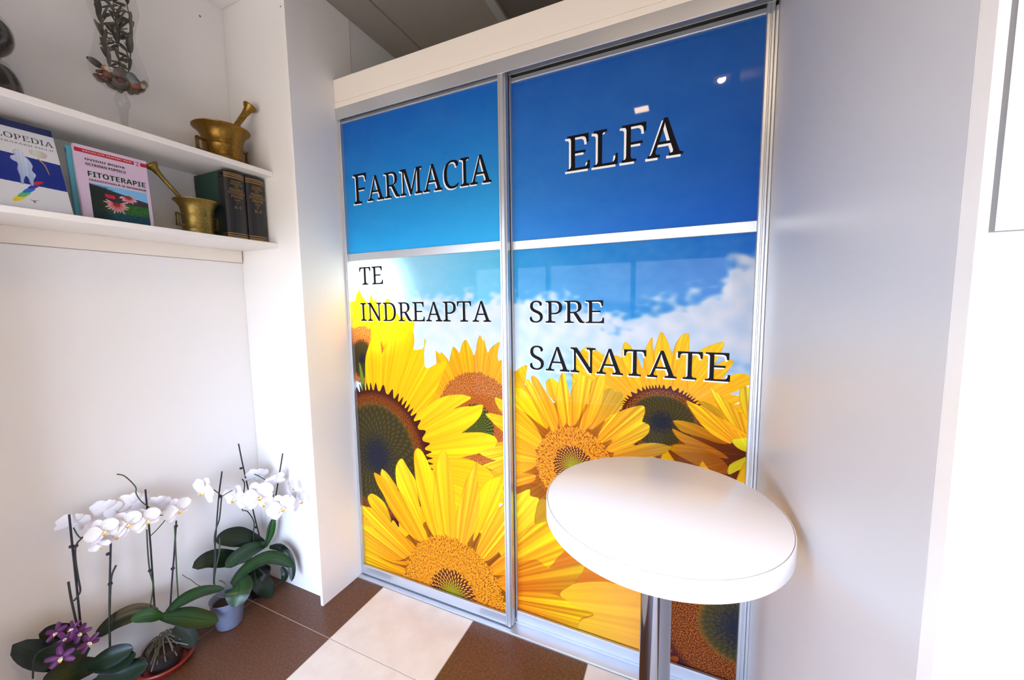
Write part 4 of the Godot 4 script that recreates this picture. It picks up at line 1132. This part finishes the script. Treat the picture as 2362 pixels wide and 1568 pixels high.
	obj("glass_body", lathe(j, [[0.0, 0.0], [0.088, 0.002], [0.0915, 0.015], [0.093, 0.035], [0.0915, 0.06], [0.087, 0.083], [0.079, 0.105], [0.067, 0.123], [0.053, 0.136], [0.05, 0.143], [0.055, 0.152], [0.067, 0.163], [0.077, 0.177], [0.084, 0.195], [0.086, 0.212], [0.085, 0.229], [0.081, 0.246], [0.073, 0.264], [0.061, 0.28], [0.046, 0.292], [0.03, 0.298], [0.0, 0.302]], 64), M.glass, jar)
	obj("contents", lathe(j, [[0.0, 0.004], [0.085, 0.005], [0.0885, 0.018], [0.09, 0.036], [0.0885, 0.058], [0.084, 0.08], [0.076, 0.1], [0.07, 0.108], [0.0, 0.115]], 56), mat(rgb(34, 20, 16), 0.6), jar)
	obj("contents", lathe(j, [[0.0, 0.142], [0.05, 0.152], [0.064, 0.164], [0.074, 0.178], [0.081, 0.196], [0.083, 0.212], [0.082, 0.228], [0.077, 0.245], [0.066, 0.258], [0.0, 0.266]], 56), mat(rgb(14, 12, 12), 0.5), jar)

func paper(t: Texture2D, rough: float) -> StandardMaterial3D:
	var m := mat(Color.WHITE, rough)
	m.albedo_texture = t
	m.texture_repeat = false
	return m

func encyclopedia_cover() -> ImageTexture:
	canvas(24.8, 32.4, 32.4, 16.0)
	for i in cw * ch:
		cb[i * 3] = 214; cb[i * 3 + 1] = 215; cb[i * 3 + 2] = 221
	var far := [12.0, -40.0]
	petal([0, 29.7, 24.8, 29.7, 24.8, 32.4, 0, 32.4], far, rgb(22, 34, 86), rgb(22, 34, 86), 0.0, 1.0, 1)
	petal([0, 9.6, 24.8, 8.6, 24.8, 19.0, 0, 20.5], far, rgb(26, 46, 132), rgb(30, 50, 138), 0.0, 1.0, 1)
	petal([18, 22.4, 20.4, 23, 22, 22, 21.4, 20.4, 19.6, 20.2, 18.2, 21], far, rgb(196, 196, 186), rgb(200, 200, 192), 0.1)
	for k in 5:
		var cols := [rgb(230, 206, 60), rgb(90, 180, 120), rgb(40, 110, 200), rgb(60, 60, 160), rgb(196, 40, 40)]
		petal([11.0 + k * 1.4, 2.0 + k * 1.8, 13.0 + k * 1.3, 2.4 + k * 1.8, 14.6 + k * 1.2, 4.4 + k * 1.6, 12.6 + k * 1.3, 4.2 + k * 1.6], far, cols[k], cols[k], 0.05, 1.1)
	# a plain pale figure, standing
	petal([14.0, 20.6, 15.2, 21.8, 16.2, 21.0, 16.2, 19.8, 17.2, 18.6, 17.8, 16.4, 17.4, 14.6, 18.0, 13.0, 17.2, 11.0, 16.8, 8.8, 16.2, 8.8, 16.0, 11.2, 15.6, 12.0, 15.0, 10.6, 14.6, 8.8, 14.0, 8.8, 14.2, 11.6, 14.0, 14.0, 14.4, 16.4, 13.2, 17.4, 13.2, 18.6, 14.2, 19.4], far, rgb(150, 176, 214), rgb(206, 220, 238), 0.2, 0.8)
	petal([19.4, 19.6, 20.6, 17.6, 21.2, 14.2, 21.4, 14.2, 20.9, 17.8, 19.7, 19.8], far, rgb(180, 140, 90), rgb(180, 140, 90), 0.0, 1.0)
	petal([14.8, 3.4, 16.0, 3.1, 17.2, 3.4, 16.3, 2.9, 16.0, 2.0, 15.7, 2.9], far, rgb(180, 60, 60), rgb(120, 120, 130), 0.0, 1.0, 1)
	return printed()

func coneflowers() -> ImageTexture:
	canvas(17.35, 14.5, 14.5, 22.0)
	for y in ch:
		for x in cw:
			var f := nz.get_noise_2d(x * 0.03, y * 0.05) * 0.5 + 0.5
			var v := float(y) / ch
			var c := rgb(20, 46, 92).lerp(rgb(24, 84, 70), f) if v > 0.7 else rgb(60, 110, 30).lerp(rgb(30, 80, 40), f)
			var ridge := 0.02 + 0.42 * float(x) / cw * 0.7
			if v < 0.42: c = rgb(64, 54, 60).lerp(rgb(40, 46, 40), f)
			if v < ridge * 0.9: c = rgb(120, 180, 226)
			c = c.lerp(rgb(20, 32, 26), 0.85 * (1.0 - smoothstep(0.2, 0.5, float(x) / cw + 0.15 * f)) * smoothstep(0.0, 0.1, v))
			var o := (y * cw + x) * 3
			cb[o] = int(c.r * 255); cb[o + 1] = int(c.g * 255); cb[o + 2] = int(c.b * 255)
	petal([4.0, 11.2, 7.0, 11.0, 7.0, 9.6, 4.4, 9.8], [5, 5], rgb(180, 30, 60), rgb(196, 40, 70), 0.0, 1.0, 1)
	for q in [[11.2, 11.2, 3.2, 0.5], [7.2, 7.6, 4.2, 0.85]]:
		var mid := [q[0], q[1]]
		petal([q[0] - 0.08, q[1], q[0] + 0.08, q[1], q[0] + 0.2, 0.0, q[0] + 0.0, 0.0], mid, rgb(40, 80, 30), rgb(40, 80, 30), 0.0, 1.0, 1)
		for k in 15:
			var a := PI + PI * (k / 14.0) if q[3] < 0.6 else PI * 0.85 + PI * 1.3 * (k / 14.0)
			var d := Vector2(cos(a), sin(a) * (0.95 if q[3] > 0.6 else 0.8))
			var n := Vector2(-d.y, d.x) * 0.32
			var r: float = q[2] * (0.85 + 0.15 * sin(k * 2.3))
			petal([q[0] + d.x * 0.5, q[1] + d.y * 0.5, q[0] + d.x * r * 0.6 + n.x, q[1] + d.y * r * 0.6 + n.y, q[0] + d.x * r, q[1] + d.y * r, q[0] + d.x * r * 0.6 - n.x, q[1] + d.y * r * 0.6 - n.y], mid, rgb(190, 60, 70), rgb(238, 214, 214), 0.2)
		petal([q[0] - 1.1, q[1] + 0.1, q[0], q[1] + 0.9, q[0] + 1.1, q[1] + 0.1, q[0], q[1] - 0.6], mid, rgb(150, 50, 24), rgb(96, 28, 20), 0.2)
	return printed()

# a petal or leaf blade along +y, one unit long, slightly cupped towards +z
func petal_mesh(long: float, wide: float, cup: float, waist := 0.0) -> ArrayMesh:
	var st := begin()
	st.set_smooth_group(1)
	var n := 9
	var m := 6
	var g := []
	for i in n + 1:
		var t := float(i) / n
		var w := wide * (sqrt(maxf(0.0, 1.0 - pow((t - 0.54) / 0.545, 2.0))) * (1.0 - waist * exp(-t * 7.0)) + 0.02)
		var row := []
		for k in m + 1:
			var s := 2.0 * k / m - 1.0
			row.append(Vector3(s * w, t * long - 0.06 * wide * s * s * t, cup * (s * s * 0.7 - 0.3 * sin(t * PI)) - 0.12 * cup * t))
		g.append(row)
	for i in n:
		for k in m: quad(st, g[i][k], g[i + 1][k], g[i + 1][k + 1], g[i][k + 1])
	st.generate_normals()
	st.index()
	return st.commit()


func leaf(parent: Node3D, spine: Array, w: float, m: Material, up := Vector3(0.3, 1.0, 0.35), fold := 0.22) -> void:
	var n := 14
	var p := curve(spine, n)
	var st := begin()
	var cols := 6
	var top := []
	var bot := []
	for i in n + 1:
		var t := float(i) / n
		var dir: Vector3 = (p[mini(i + 1, n)] - p[maxi(i - 1, 0)]).normalized()
		var side := dir.cross(up).normalized()
		var nn := side.cross(dir).normalized()
		var ww := w * 0.5 * (0.38 * (1.0 - t) + sqrt(maxf(0.0, 1.0 - pow((t - 0.52) / 0.49, 2.0))) * minf(1.0, 0.55 + t)) if t > 0.03 else w * 0.2
		if i == n: ww = w * 0.02
		var a := []
		var b := []
		for k in cols + 1:
			var s := 2.0 * k / cols - 1.0
			var v := p[i] + side * s * ww + nn * (absf(s) * fold - s * s * fold * 0.55) * ww
			a.append(v + nn * 0.0008)
			b.append(v - nn * 0.0008)
		top.append(a); bot.append(b)
	for i in n:
		for k in cols:
			for q in [[top, 0], [bot, 1]]:
				var g: Array = q[0]
				var ids := [[i, k], [i + 1, k], [i + 1, k + 1], [i, k + 1]]
				if q[1]: ids.reverse()
				st.set_smooth_group(1 + q[1])
				for z in [0, 1, 2, 0, 2, 3]:
					var d: Array = ids[z]
					st.set_uv(Vector2(float(d[1]) / cols, float(d[0]) / n))
					st.add_vertex(g[d[0]][d[1]])
	for i in n:
		for e in [0, cols]:
			st.set_smooth_group(-1)
			st.set_uv(Vector2(0.02, 0.5))
			quad(st, top[i][e], top[i + 1][e], bot[i + 1][e], bot[i][e])
	obj("leaf", done(st), m, parent)

var blades := {}

func flower(parent: Node3D, at: Vector3, face: Vector3, size: float, roll := 0.0, white := true) -> void:
	if blades.is_empty():
		blades.petal = petal_mesh(1.0, 0.56, 0.16, 0.75)
		blades.sepal = petal_mesh(0.98, 0.34, 0.1, 0.4)
		blades.slim = petal_mesh(1.0, 0.24, 0.14, 0.4)
		blades.lip = lathe(Vector3.ZERO, [[0.0, 0.0], [0.1, 0.02], [0.15, 0.12], [0.13, 0.24], [0.16, 0.3], [0.1, 0.27], [0.08, 0.1]], 12).commit()
		blades.tongue = petal_mesh(0.34, 0.12, 0.1)
	var f := Node3D.new()
	f.name = numbered("flower", parent)
	parent.add_child(f, true)
	var z := face.normalized()
	var x := Vector3.UP.cross(z).normalized()
	f.transform = Transform3D(Basis(x, z.cross(x), z).rotated(z, roll) * Basis.from_scale(Vector3.ONE * size), at - parent.position)
	var spec := [[0.0, 0], [2.25, 0], [-2.25, 0], [1.2, 1], [-1.2, 1]]
	for s in spec:
		var big: bool = s[1] == 1
		var o := MeshInstance3D.new()
		o.name = numbered("petal" if big else "sepal", f)
		o.mesh = (blades.petal if big else blades.sepal) if white else blades.slim
		o.material_override = (M.petal if big else M.petal_back) if white else M.purple
		o.transform = Transform3D(Basis(Vector3(0, 0, 1), s[0]) * Basis(Vector3(1, 0, 0), 0.12 if big else 0.0), Vector3(0, 0, 0.03 if big else 0.0))
		f.add_child(o, true)
	var l := MeshInstance3D.new()
	l.name = "lip"
	l.mesh = blades.lip
	l.material_override = M.lip_white
	l.transform = Transform3D(Basis(Vector3(1, 0, 0), 1.9), Vector3(0, -0.02, 0.0)) * Transform3D(Basis.from_scale(Vector3(1.0, 1.0, 0.8)), Vector3.ZERO)
	f.add_child(l, true)
	var y := MeshInstance3D.new()
	y.name = "lip_crest"
	y.mesh = blades.tongue
	y.material_override = M.lip
	y.transform = Transform3D(Basis(Vector3(0, 0, 1), PI) * Basis(Vector3(1, 0, 0), 0.75), Vector3(0, -0.1, 0.12))
	f.add_child(y, true)

func sticks(parent: Node3D, called: String, pts: Array, r: float, m: Material, r1 := -1.0) -> void:
	obj(called, tube(pts, r, r1, 18 if pts.size() > 2 else 4), m, parent)

func ties(parent: Node3D, at: Array) -> void:
	for p in at:
		var q: Vector3 = p
		obj("clip", lathe(q, [[0.0, -0.004], [0.007, -0.004], [0.008, 0.0], [0.007, 0.004], [0.0, 0.004]], 12), M.stake, parent)

func roots(parent: Node3D, c: Vector3, r: float, n: int, seed_: int) -> void:
	var rng := RandomNumberGenerator.new()
	rng.seed = seed_
	for k in n:
		var a := TAU * k / n + rng.randf()
		var d := Vector3(cos(a), 0, sin(a))
		obj("root", tube([c, c + d * r * 0.5 + Vector3(0, rng.randf_range(-0.01, 0.02), 0), c + d * r * rng.randf_range(0.8, 1.1) + Vector3(rng.randf_range(-0.02, 0.02), -rng.randf_range(0.02, 0.07), 0)], 0.0035, 0.0022, 10, 6), M.root, parent)

func orchids() -> void:
	var L: Material = M.leaf
	var D: Material = M.leaf_dark
	# --- the plant in the corner
	var p := thing("potted_orchid", "white orchid in the corner behind the clear pot, against the side panel", "plant", Vector3(-0.42, 0, 0.37), "orchids on the floor")
	obj("pot", lathe(p.position, [[0.0, 0.001], [0.045, 0.001], [0.06, 0.12], [0.063, 0.122], [0.063, 0.13], [0.057, 0.13], [0.055, 0.115], [0.0, 0.115]], 40), M.black, p)
	leaf(p, [Vector3(-0.41, 0.26, 0.323), Vector3(-0.44, 0.358, 0.418), Vector3(-0.46, 0.396, 0.483), Vector3(-0.475, 0.402, 0.539)], 0.085, D, Vector3(0.9, 0.4, 0.3))
	leaf(p, [Vector3(-0.41, 0.24, 0.403), Vector3(-0.425, 0.301, 0.51), Vector3(-0.44, 0.345, 0.591), Vector3(-0.455, 0.338, 0.659)], 0.075, D, Vector3(0.9, 0.5, 0.3))
	leaf(p, [Vector3(-0.4, 0.275, 0.329), Vector3(-0.38, 0.307, 0.417), Vector3(-0.35, 0.323, 0.513), Vector3(-0.33, 0.32, 0.577)], 0.068, L, Vector3(0.8, 0.6, 0.4))
	leaf(p, [Vector3(-0.36, 0.272, 0.333), Vector3(-0.3, 0.271, 0.31), Vector3(-0.245, 0.22, 0.302), Vector3(-0.215, 0.157, 0.307), Vector3(-0.205, 0.102, 0.323)], 0.042, D, Vector3(0.4, 0.6, 1.0))
	leaf(p, [Vector3(-0.37, 0.183, 0.411), Vector3(-0.34, 0.129, 0.413), Vector3(-0.315, 0.078, 0.395), Vector3(-0.3, 0.021, 0.383)], 0.075, D, Vector3(0.6, 0.7, 0.6))
	leaf(p, [Vector3(-0.31, 0.146, 0.303), Vector3(-0.29, 0.103, 0.301), Vector3(-0.28, 0.073, 0.325)], 0.035, D, Vector3(0.5, 0.4, 1.0))
	leaf(p, [Vector3(-0.39, 0.267, 0.338), Vector3(-0.375, 0.331, 0.316), Vector3(-0.36, 0.39, 0.308), Vector3(-0.35, 0.435, 0.3)], 0.036, M.leaf_light, Vector3(0.6, 0.2, 0.8))
	sticks(p, "stake", [Vector3(-0.43, 0.897, 0.411), Vector3(-0.43, 0.762, 0.397), Vector3(-0.43, 0.496, 0.365), Vector3(-0.43, 0.28, 0.335)], 0.0034, M.stake)
	sticks(p, "stake", [Vector3(-0.25, 0.825, 0.29), Vector3(-0.27, 0.702, 0.306), Vector3(-0.32, 0.407, 0.344), Vector3(-0.38, 0.282, 0.346)], 0.0034, M.stake)
	sticks(p, "stem", [Vector3(-0.42, 0.701, 0.413), Vector3(-0.42, 0.659, 0.403), Vector3(-0.42, 0.539, 0.428), Vector3(-0.42, 0.508, 0.4), Vector3(-0.42, 0.429, 0.37), Vector3(-0.42, 0.349, 0.381), Vector3(-0.42, 0.291, 0.377)], 0.0028, M.stem_dark)
	sticks(p, "stem", [Vector3(-0.32, 0.425, 0.322), Vector3(-0.29, 0.533, 0.33), Vector3(-0.31, 0.63, 0.33), Vector3(-0.36, 0.671, 0.33), Vector3(-0.4, 0.711, 0.361)], 0.0026, M.stem)
	ties(p, [Vector3(-0.425, 0.76, 0.411), Vector3(-0.425, 0.391, 0.358)])
	flower(p, Vector3(-0.4, 0.692, 0.347), Vector3(-0.7, 0.45, -0.35), 0.058, 0.4)
	flower(p, Vector3(-0.265, 0.681, 0.332), Vector3(-0.75, 0.4, -0.2), 0.054, -0.3)
	flower(p, Vector3(-0.17, 0.651, 0.318), Vector3(0.9, 0.2, -0.6), 0.048, 0.2)
	flower(p, Vector3(-0.33, 0.55, 0.339), Vector3(0.2, 0.1, 0.9), 0.066, -0.5)
	flower(p, Vector3(-0.285, 0.64, 0.42), Vector3(0.85, 0.0, 0.3), 0.076, 0.25)
	flower(p, Vector3(-0.22, 0.55, 0.342), Vector3(0.85, 0.0, 0.35), 0.072, 0.3)
	flower(p, Vector3(-0.11, 0.593, 0.316), Vector3(0.85, -0.05, -0.3), 0.054, 0.2)
	# --- the plant in the clear pot
	p = thing("potted_orchid", "white orchid in a frosted clear plastic pot on the brown tile", "plant", Vector3(-0.35, 0, 0.57), "orchids on the floor")
	var c := p.position
	obj("pot", lathe(c, [[0.0, 0.001], [0.05, 0.001], [0.055, 0.005], [0.067, 0.085], [0.07, 0.115], [0.072, 0.117], [0.0755, 0.148], [0.078, 0.15], [0.0765, 0.152], [0.074, 0.15], [0.0685, 0.117], [0.053, 0.008], [0.0, 0.005]], 56), M.pot, p)
	obj("potting_bark", lathe(c, [[0.0, 0.008], [0.048, 0.01], [0.066, 0.118], [0.05, 0.13], [0.0, 0.134]], 32), M.bark, p)
	leaf(p, [Vector3(-0.35, 0.199, 0.546), Vector3(-0.33, 0.239, 0.508), Vector3(-0.3, 0.27, 0.457), Vector3(-0.24, 0.294, 0.415), Vector3(-0.2, 0.261, 0.367), Vector3(-0.17, 0.205, 0.331)], 0.066, L, Vector3(0.35, 1.0, 0.45), 0.3)
	leaf(p, [Vector3(-0.345, 0.202, 0.529), Vector3(-0.3, 0.207, 0.536), Vector3(-0.27, 0.181, 0.563), Vector3(-0.265, 0.132, 0.585)], 0.1, L, Vector3(0.75, 0.6, 0.55), 0.18)
	sticks(p, "stake", [Vector3(-0.365, 0.805, 0.536), Vector3(-0.365, 0.684, 0.56), Vector3(-0.365, 0.532, 0.583), Vector3(-0.365, 0.419, 0.599), Vector3(-0.365, 0.253, 0.617)], 0.0034, M.stake)
	sticks(p, "stem", [Vector3(-0.355, 0.686, 0.552), Vector3(-0.355, 0.619, 0.563), Vector3(-0.355, 0.567, 0.573), Vector3(-0.355, 0.527, 0.591), Vector3(-0.355, 0.476, 0.602), Vector3(-0.355, 0.392, 0.602), Vector3(-0.355, 0.267, 0.621)], 0.0034, M.stem_dark)
	sticks(p, "stem", [Vector3(-0.355, 0.473, 0.578), Vector3(-0.355, 0.398, 0.586), Vector3(-0.355, 0.336, 0.605), Vector3(-0.355, 0.278, 0.618), Vector3(-0.355, 0.242, 0.619)], 0.0032, M.stem)
	sticks(p, "stem", [Vector3(-0.36, 0.73, 0.582), Vector3(-0.36, 0.706, 0.565), Vector3(-0.36, 0.681, 0.547), Vector3(-0.36, 0.684, 0.526), Vector3(-0.36, 0.688, 0.498)], 0.0022, M.stem)
	ties(p, [Vector3(-0.36, 0.681, 0.557)])
	sticks(p, "root", [Vector3(-0.37, 0.259, 0.661), Vector3(-0.37, 0.299, 0.688), Vector3(-0.37, 0.331, 0.705), Vector3(-0.37, 0.355, 0.722), Vector3(-0.37, 0.382, 0.738)], 0.0022, M.root, 0.0016)
	sticks(p, "root", [Vector3(-0.33, 0.199, 0.619), Vector3(-0.33, 0.184, 0.609), Vector3(-0.33, 0.17, 0.589), Vector3(-0.33, 0.17, 0.574)], 0.003, M.root)
	sticks(p, "root", [Vector3(-0.34, 0.265, 0.604), Vector3(-0.34, 0.251, 0.591), Vector3(-0.34, 0.232, 0.582), Vector3(-0.34, 0.21, 0.58)], 0.0035, M.root)
	flower(p, Vector3(-0.37, 0.741, 0.611), Vector3(0.15, 0.0, 1.0), 0.068, -0.35)
	flower(p, Vector3(-0.375, 0.636, 0.472), Vector3(0.25, 0.0, 0.9), 0.07, -0.3)
	# --- the plant in the red dish
	p = thing("potted_orchid", "white orchid with bare roots standing in a dark red dish", "plant", Vector3(-0.37, 0, 0.83), "orchids on the floor")
	c = p.position
	obj("saucer", lathe(c, [[0.0, 0.001], [0.075, 0.001], [0.08, 0.004], [0.1, 0.034], [0.106, 0.036], [0.11, 0.042], [0.108, 0.048], [0.1, 0.047], [0.092, 0.038], [0.075, 0.01], [0.0, 0.008]], 64), M.red_dish, p)
	obj("inner_pot", lathe(c, [[0.0, 0.0085], [0.06, 0.0085], [0.075, 0.1], [0.078, 0.11], [0.074, 0.11], [0.058, 0.012], [0.0, 0.012]], 48), M.pot_clear, p)
	obj("potting_bark", lathe(c, [[0.0, 0.013], [0.057, 0.013], [0.073, 0.1], [0.04, 0.115], [0.0, 0.12]], 32), M.bark, p)
	roots(p, c + Vector3(0.01, 0.138, 0), 0.062, 26, 5)
	roots(p, c + Vector3(0.02, 0.13, 0.01), 0.085, 7, 9)
	leaf(p, [Vector3(-0.4, 0.255, 0.83), Vector3(-0.44, 0.28, 0.879), Vector3(-0.465, 0.281, 0.943), Vector3(-0.475, 0.254, 1.011)], 0.064, D, Vector3(0.7, 0.8, 0.4))
	leaf(p, [Vector3(-0.37, 0.244, 0.81), Vector3(-0.345, 0.272, 0.765), Vector3(-0.31, 0.282, 0.698), Vector3(-0.28, 0.25, 0.614)], 0.056, L, Vector3(0.2, 1.0, 0.5), 0.4)
	leaf(p, [Vector3(-0.345, 0.173, 0.797), Vector3(-0.31, 0.127, 0.774), Vector3(-0.28, 0.063, 0.757)], 0.062, D, Vector3(0.6, 0.8, 0.5))
	leaf(p, [Vector3(-0.36, 0.248, 0.834), Vector3(-0.33, 0.212, 0.776), Vector3(-0.3, 0.159, 0.713), Vector3(-0.275, 0.111, 0.655)], 0.07, L, Vector3(0.6, 0.9, 0.4), 0.3)
	leaf(p, [Vector3(-0.355, 0.251, 0.83), Vector3(-0.34, 0.3, 0.885), Vector3(-0.33, 0.33, 0.944)], 0.052, M.leaf_light, Vector3(0.6, 0.9, 0.4), 0.35)
	sticks(p, "stake", [Vector3(-0.42, 0.829, 0.817), Vector3(-0.42, 0.737, 0.818), Vector3(-0.42, 0.574, 0.82), Vector3(-0.42, 0.259, 0.83)], 0.0036, M.stake)
	sticks(p, "stake", [Vector3(-0.39, 0.641, 0.731), Vector3(-0.39, 0.492, 0.751), Vector3(-0.39, 0.371, 0.769), Vector3(-0.39, 0.24, 0.787)], 0.0036, M.stake)
	sticks(p, "stem", [Vector3(-0.415, 0.648, 0.829), Vector3(-0.415, 0.538, 0.834), Vector3(-0.415, 0.448, 0.834), Vector3(-0.415, 0.383, 0.828), Vector3(-0.415, 0.322, 0.839), Vector3(-0.415, 0.284, 0.85)], 0.003, M.stem)
	sticks(p, "stem", [Vector3(-0.385, 0.62, 0.741), Vector3(-0.385, 0.491, 0.747), Vector3(-0.385, 0.385, 0.752), Vector3(-0.385, 0.261, 0.756)], 0.003, M.stem)
	sticks(p, "stem", [Vector3(-0.41, 0.94, 0.906), Vector3(-0.41, 0.924, 0.885), Vector3(-0.41, 0.889, 0.865), Vector3(-0.41, 0.854, 0.851), Vector3(-0.41, 0.83, 0.853), Vector3(-0.41, 0.787, 0.839), Vector3(-0.41, 0.745, 0.814)], 0.0022, M.stem)
	sticks(p, "stem", [Vector3(-0.41, 0.612, 0.823), Vector3(-0.41, 0.634, 0.79), Vector3(-0.41, 0.672, 0.754), Vector3(-0.41, 0.695, 0.79)], 0.002, M.stem_dark)
	ties(p, [Vector3(-0.415, 0.454, 0.833), Vector3(-0.415, 0.409, 0.752), Vector3(-0.415, 0.604, 0.724)])
	flower(p, Vector3(-0.45, 0.789, 0.94), Vector3(-0.8, 0.3, -0.3), 0.052, 0.5)
	flower(p, Vector3(-0.44, 0.777, 0.858), Vector3(-0.8, 0.25, -0.3), 0.058, 0.3)
	flower(p, Vector3(-0.43, 0.733, 0.777), Vector3(-0.8, 0.3, -0.25), 0.05, 0.4)
	flower(p, Vector3(-0.39, 0.697, 0.727), Vector3(0.95, -0.15, -0.15), 0.06, 0.3)
	flower(p, Vector3(-0.39, 0.695, 0.94), Vector3(0.9, -0.3, 0.1), 0.046, 0.2)
	flower(p, Vector3(-0.375, 0.714, 0.848), Vector3(0.95, -0.03, 0.05), 0.056, 0.3)
	flower(p, Vector3(-0.375, 0.732, 0.911), Vector3(0.95, -0.03, 0.05), 0.055, 0.3)
	flower(p, Vector3(-0.37, 0.742, 0.984), Vector3(0.95, -0.03, 0.05), 0.053, 0.3)
	flower(p, Vector3(-0.37, 0.686, 0.994), Vector3(0.8, -0.4, 0.2), 0.032, 0.3)
	# --- the plant at the front left
	p = thing("potted_orchid", "orchid with broad dark leaves and two black stakes left of the red dish", "plant", Vector3(-0.40, 0, 1.03), "orchids on the floor")
	c = p.position
	obj("pot", lathe(c, [[0.0, 0.001], [0.045, 0.001], [0.058, 0.08], [0.061, 0.082], [0.061, 0.09], [0.055, 0.09], [0.053, 0.078], [0.0, 0.078]], 40), M.black, p)
	leaf(p, [Vector3(-0.35, 0.171, 1.05), Vector3(-0.3, 0.154, 1.004), Vector3(-0.26, 0.159, 0.97), Vector3(-0.22, 0.171, 0.943)], 0.07, D, Vector3(0.7, 0.8, 0.5))
	leaf(p, [Vector3(-0.36, 0.198, 1.054), Vector3(-0.315, 0.199, 1.014), Vector3(-0.28, 0.21, 0.988), Vector3(-0.25, 0.229, 0.966)], 0.055, D, Vector3(0.7, 0.8, 0.5))
	leaf(p, [Vector3(-0.37, 0.213, 1.067), Vector3(-0.325, 0.236, 1.035), Vector3(-0.29, 0.245, 1), Vector3(-0.26, 0.252, 0.968)], 0.062, D, Vector3(0.7, 0.8, 0.5))
	sticks(p, "stake", [Vector3(-0.43, 0.831, 1.048), Vector3(-0.43, 0.724, 1.05), Vector3(-0.43, 0.58, 1.052), Vector3(-0.43, 0.352, 1.056)], 0.0036, M.stake)
	sticks(p, "stake", [Vector3(-0.435, 0.664, 0.939), Vector3(-0.425, 0.516, 0.958), Vector3(-0.41, 0.391, 0.975), Vector3(-0.4, 0.236, 0.99), Vector3(-0.395, 0.137, 0.998)], 0.0036, M.stake)
	sticks(p, "stem", [Vector3(-0.425, 0.724, 1.02), Vector3(-0.425, 0.7, 1.042), Vector3(-0.425, 0.645, 1.048), Vector3(-0.425, 0.557, 1.047), Vector3(-0.425, 0.509, 1.046), Vector3(-0.425, 0.49, 1.057), Vector3(-0.425, 0.481, 1.067)], 0.0032, M.stem_dark)
	sticks(p, "stem", [Vector3(-0.425, 0.567, 1.074), Vector3(-0.425, 0.503, 1.073), Vector3(-0.425, 0.44, 1.07), Vector3(-0.425, 0.369, 1.066)], 0.0038, M.stem_dark)
	sticks(p, "stem", [Vector3(-0.42, 0.548, 0.938), Vector3(-0.42, 0.514, 0.954), Vector3(-0.415, 0.466, 0.964), Vector3(-0.405, 0.4, 0.975), Vector3(-0.4, 0.331, 0.984), Vector3(-0.395, 0.199, 0.995)], 0.0036, M.stem_dark)
	sticks(p, "stem", [Vector3(-0.435, 0.771, 1.04), Vector3(-0.435, 0.741, 1.033), Vector3(-0.435, 0.72, 1.025), Vector3(-0.435, 0.718, 1.017)], 0.0022, M.stem)
	ties(p, [Vector3(-0.43, 0.701, 1.053), Vector3(-0.43, 0.696, 1.042)])
	ties(p, [Vector3(-0.387, 0.498, 0.972), Vector3(-0.387, 0.627, 0.967)])
	flower(p, Vector3(-0.46, 0.778, 1.034), Vector3(-0.8, 0.35, -0.3), 0.05, 0.5)
	# --- the purple one
	p = thing("potted_orchid", "small purple and white orchid in the dark at the lower left", "plant", Vector3(-0.43, 0, 1.2), "orchids on the floor")
	c = p.position
	obj("pot", lathe(c, [[0.0, 0.001], [0.045, 0.001], [0.055, 0.07], [0.058, 0.072], [0.058, 0.08], [0.052, 0.08], [0.05, 0.07], [0.0, 0.07]], 40), M.black, p)
	leaf(p, [Vector3(-0.41, 0.245, 1.052), Vector3(-0.42, 0.284, 1.106), Vector3(-0.43, 0.342, 1.167), Vector3(-0.44, 0.422, 1.221)], 0.085, D, Vector3(0.8, 0.6, 0.4))
	leaf(p, [Vector3(-0.43, 0.271, 1.043), Vector3(-0.44, 0.337, 1.083), Vector3(-0.45, 0.38, 1.122), Vector3(-0.455, 0.404, 1.156)], 0.06, D, Vector3(0.8, 0.6, 0.4))
	leaf(p, [Vector3(-0.39, 0.181, 1.027), Vector3(-0.385, 0.22, 1.088), Vector3(-0.38, 0.243, 1.138), Vector3(-0.375, 0.254, 1.186)], 0.075, D, Vector3(0.8, 0.6, 0.4))
	sticks(p, "stem", [Vector3(-0.39, 0.285, 1.198), Vector3(-0.39, 0.348, 1.191), Vector3(-0.39, 0.373, 1.177), Vector3(-0.39, 0.369, 1.144), Vector3(-0.39, 0.36, 1.104), Vector3(-0.39, 0.348, 1.058)], 0.0028, M.stem_dark)
	flower(p, Vector3(-0.39, 0.409, 1.127), Vector3(0.4, 0.5, 0.6), 0.036, 0.2, false)
	flower(p, Vector3(-0.38, 0.37, 1.111), Vector3(0.3, 0.7, 0.5), 0.034, 1.0, false)
	flower(p, Vector3(-0.38, 0.367, 1.077), Vector3(0.8, 0.2, 0.2), 0.036, 0.6, false)
	flower(p, Vector3(-0.36, 0.321, 1.061), Vector3(0.9, 0.1, -0.1), 0.036, 0.2, false)
	flower(p, Vector3(-0.35, 0.331, 1.135), Vector3(0.75, 0.15, 0.5), 0.042, 0.1, false)
	flower(p, Vector3(-0.36, 0.408, 1.093), Vector3(0.2, 0.5, 0.8), 0.032, -0.5, false)
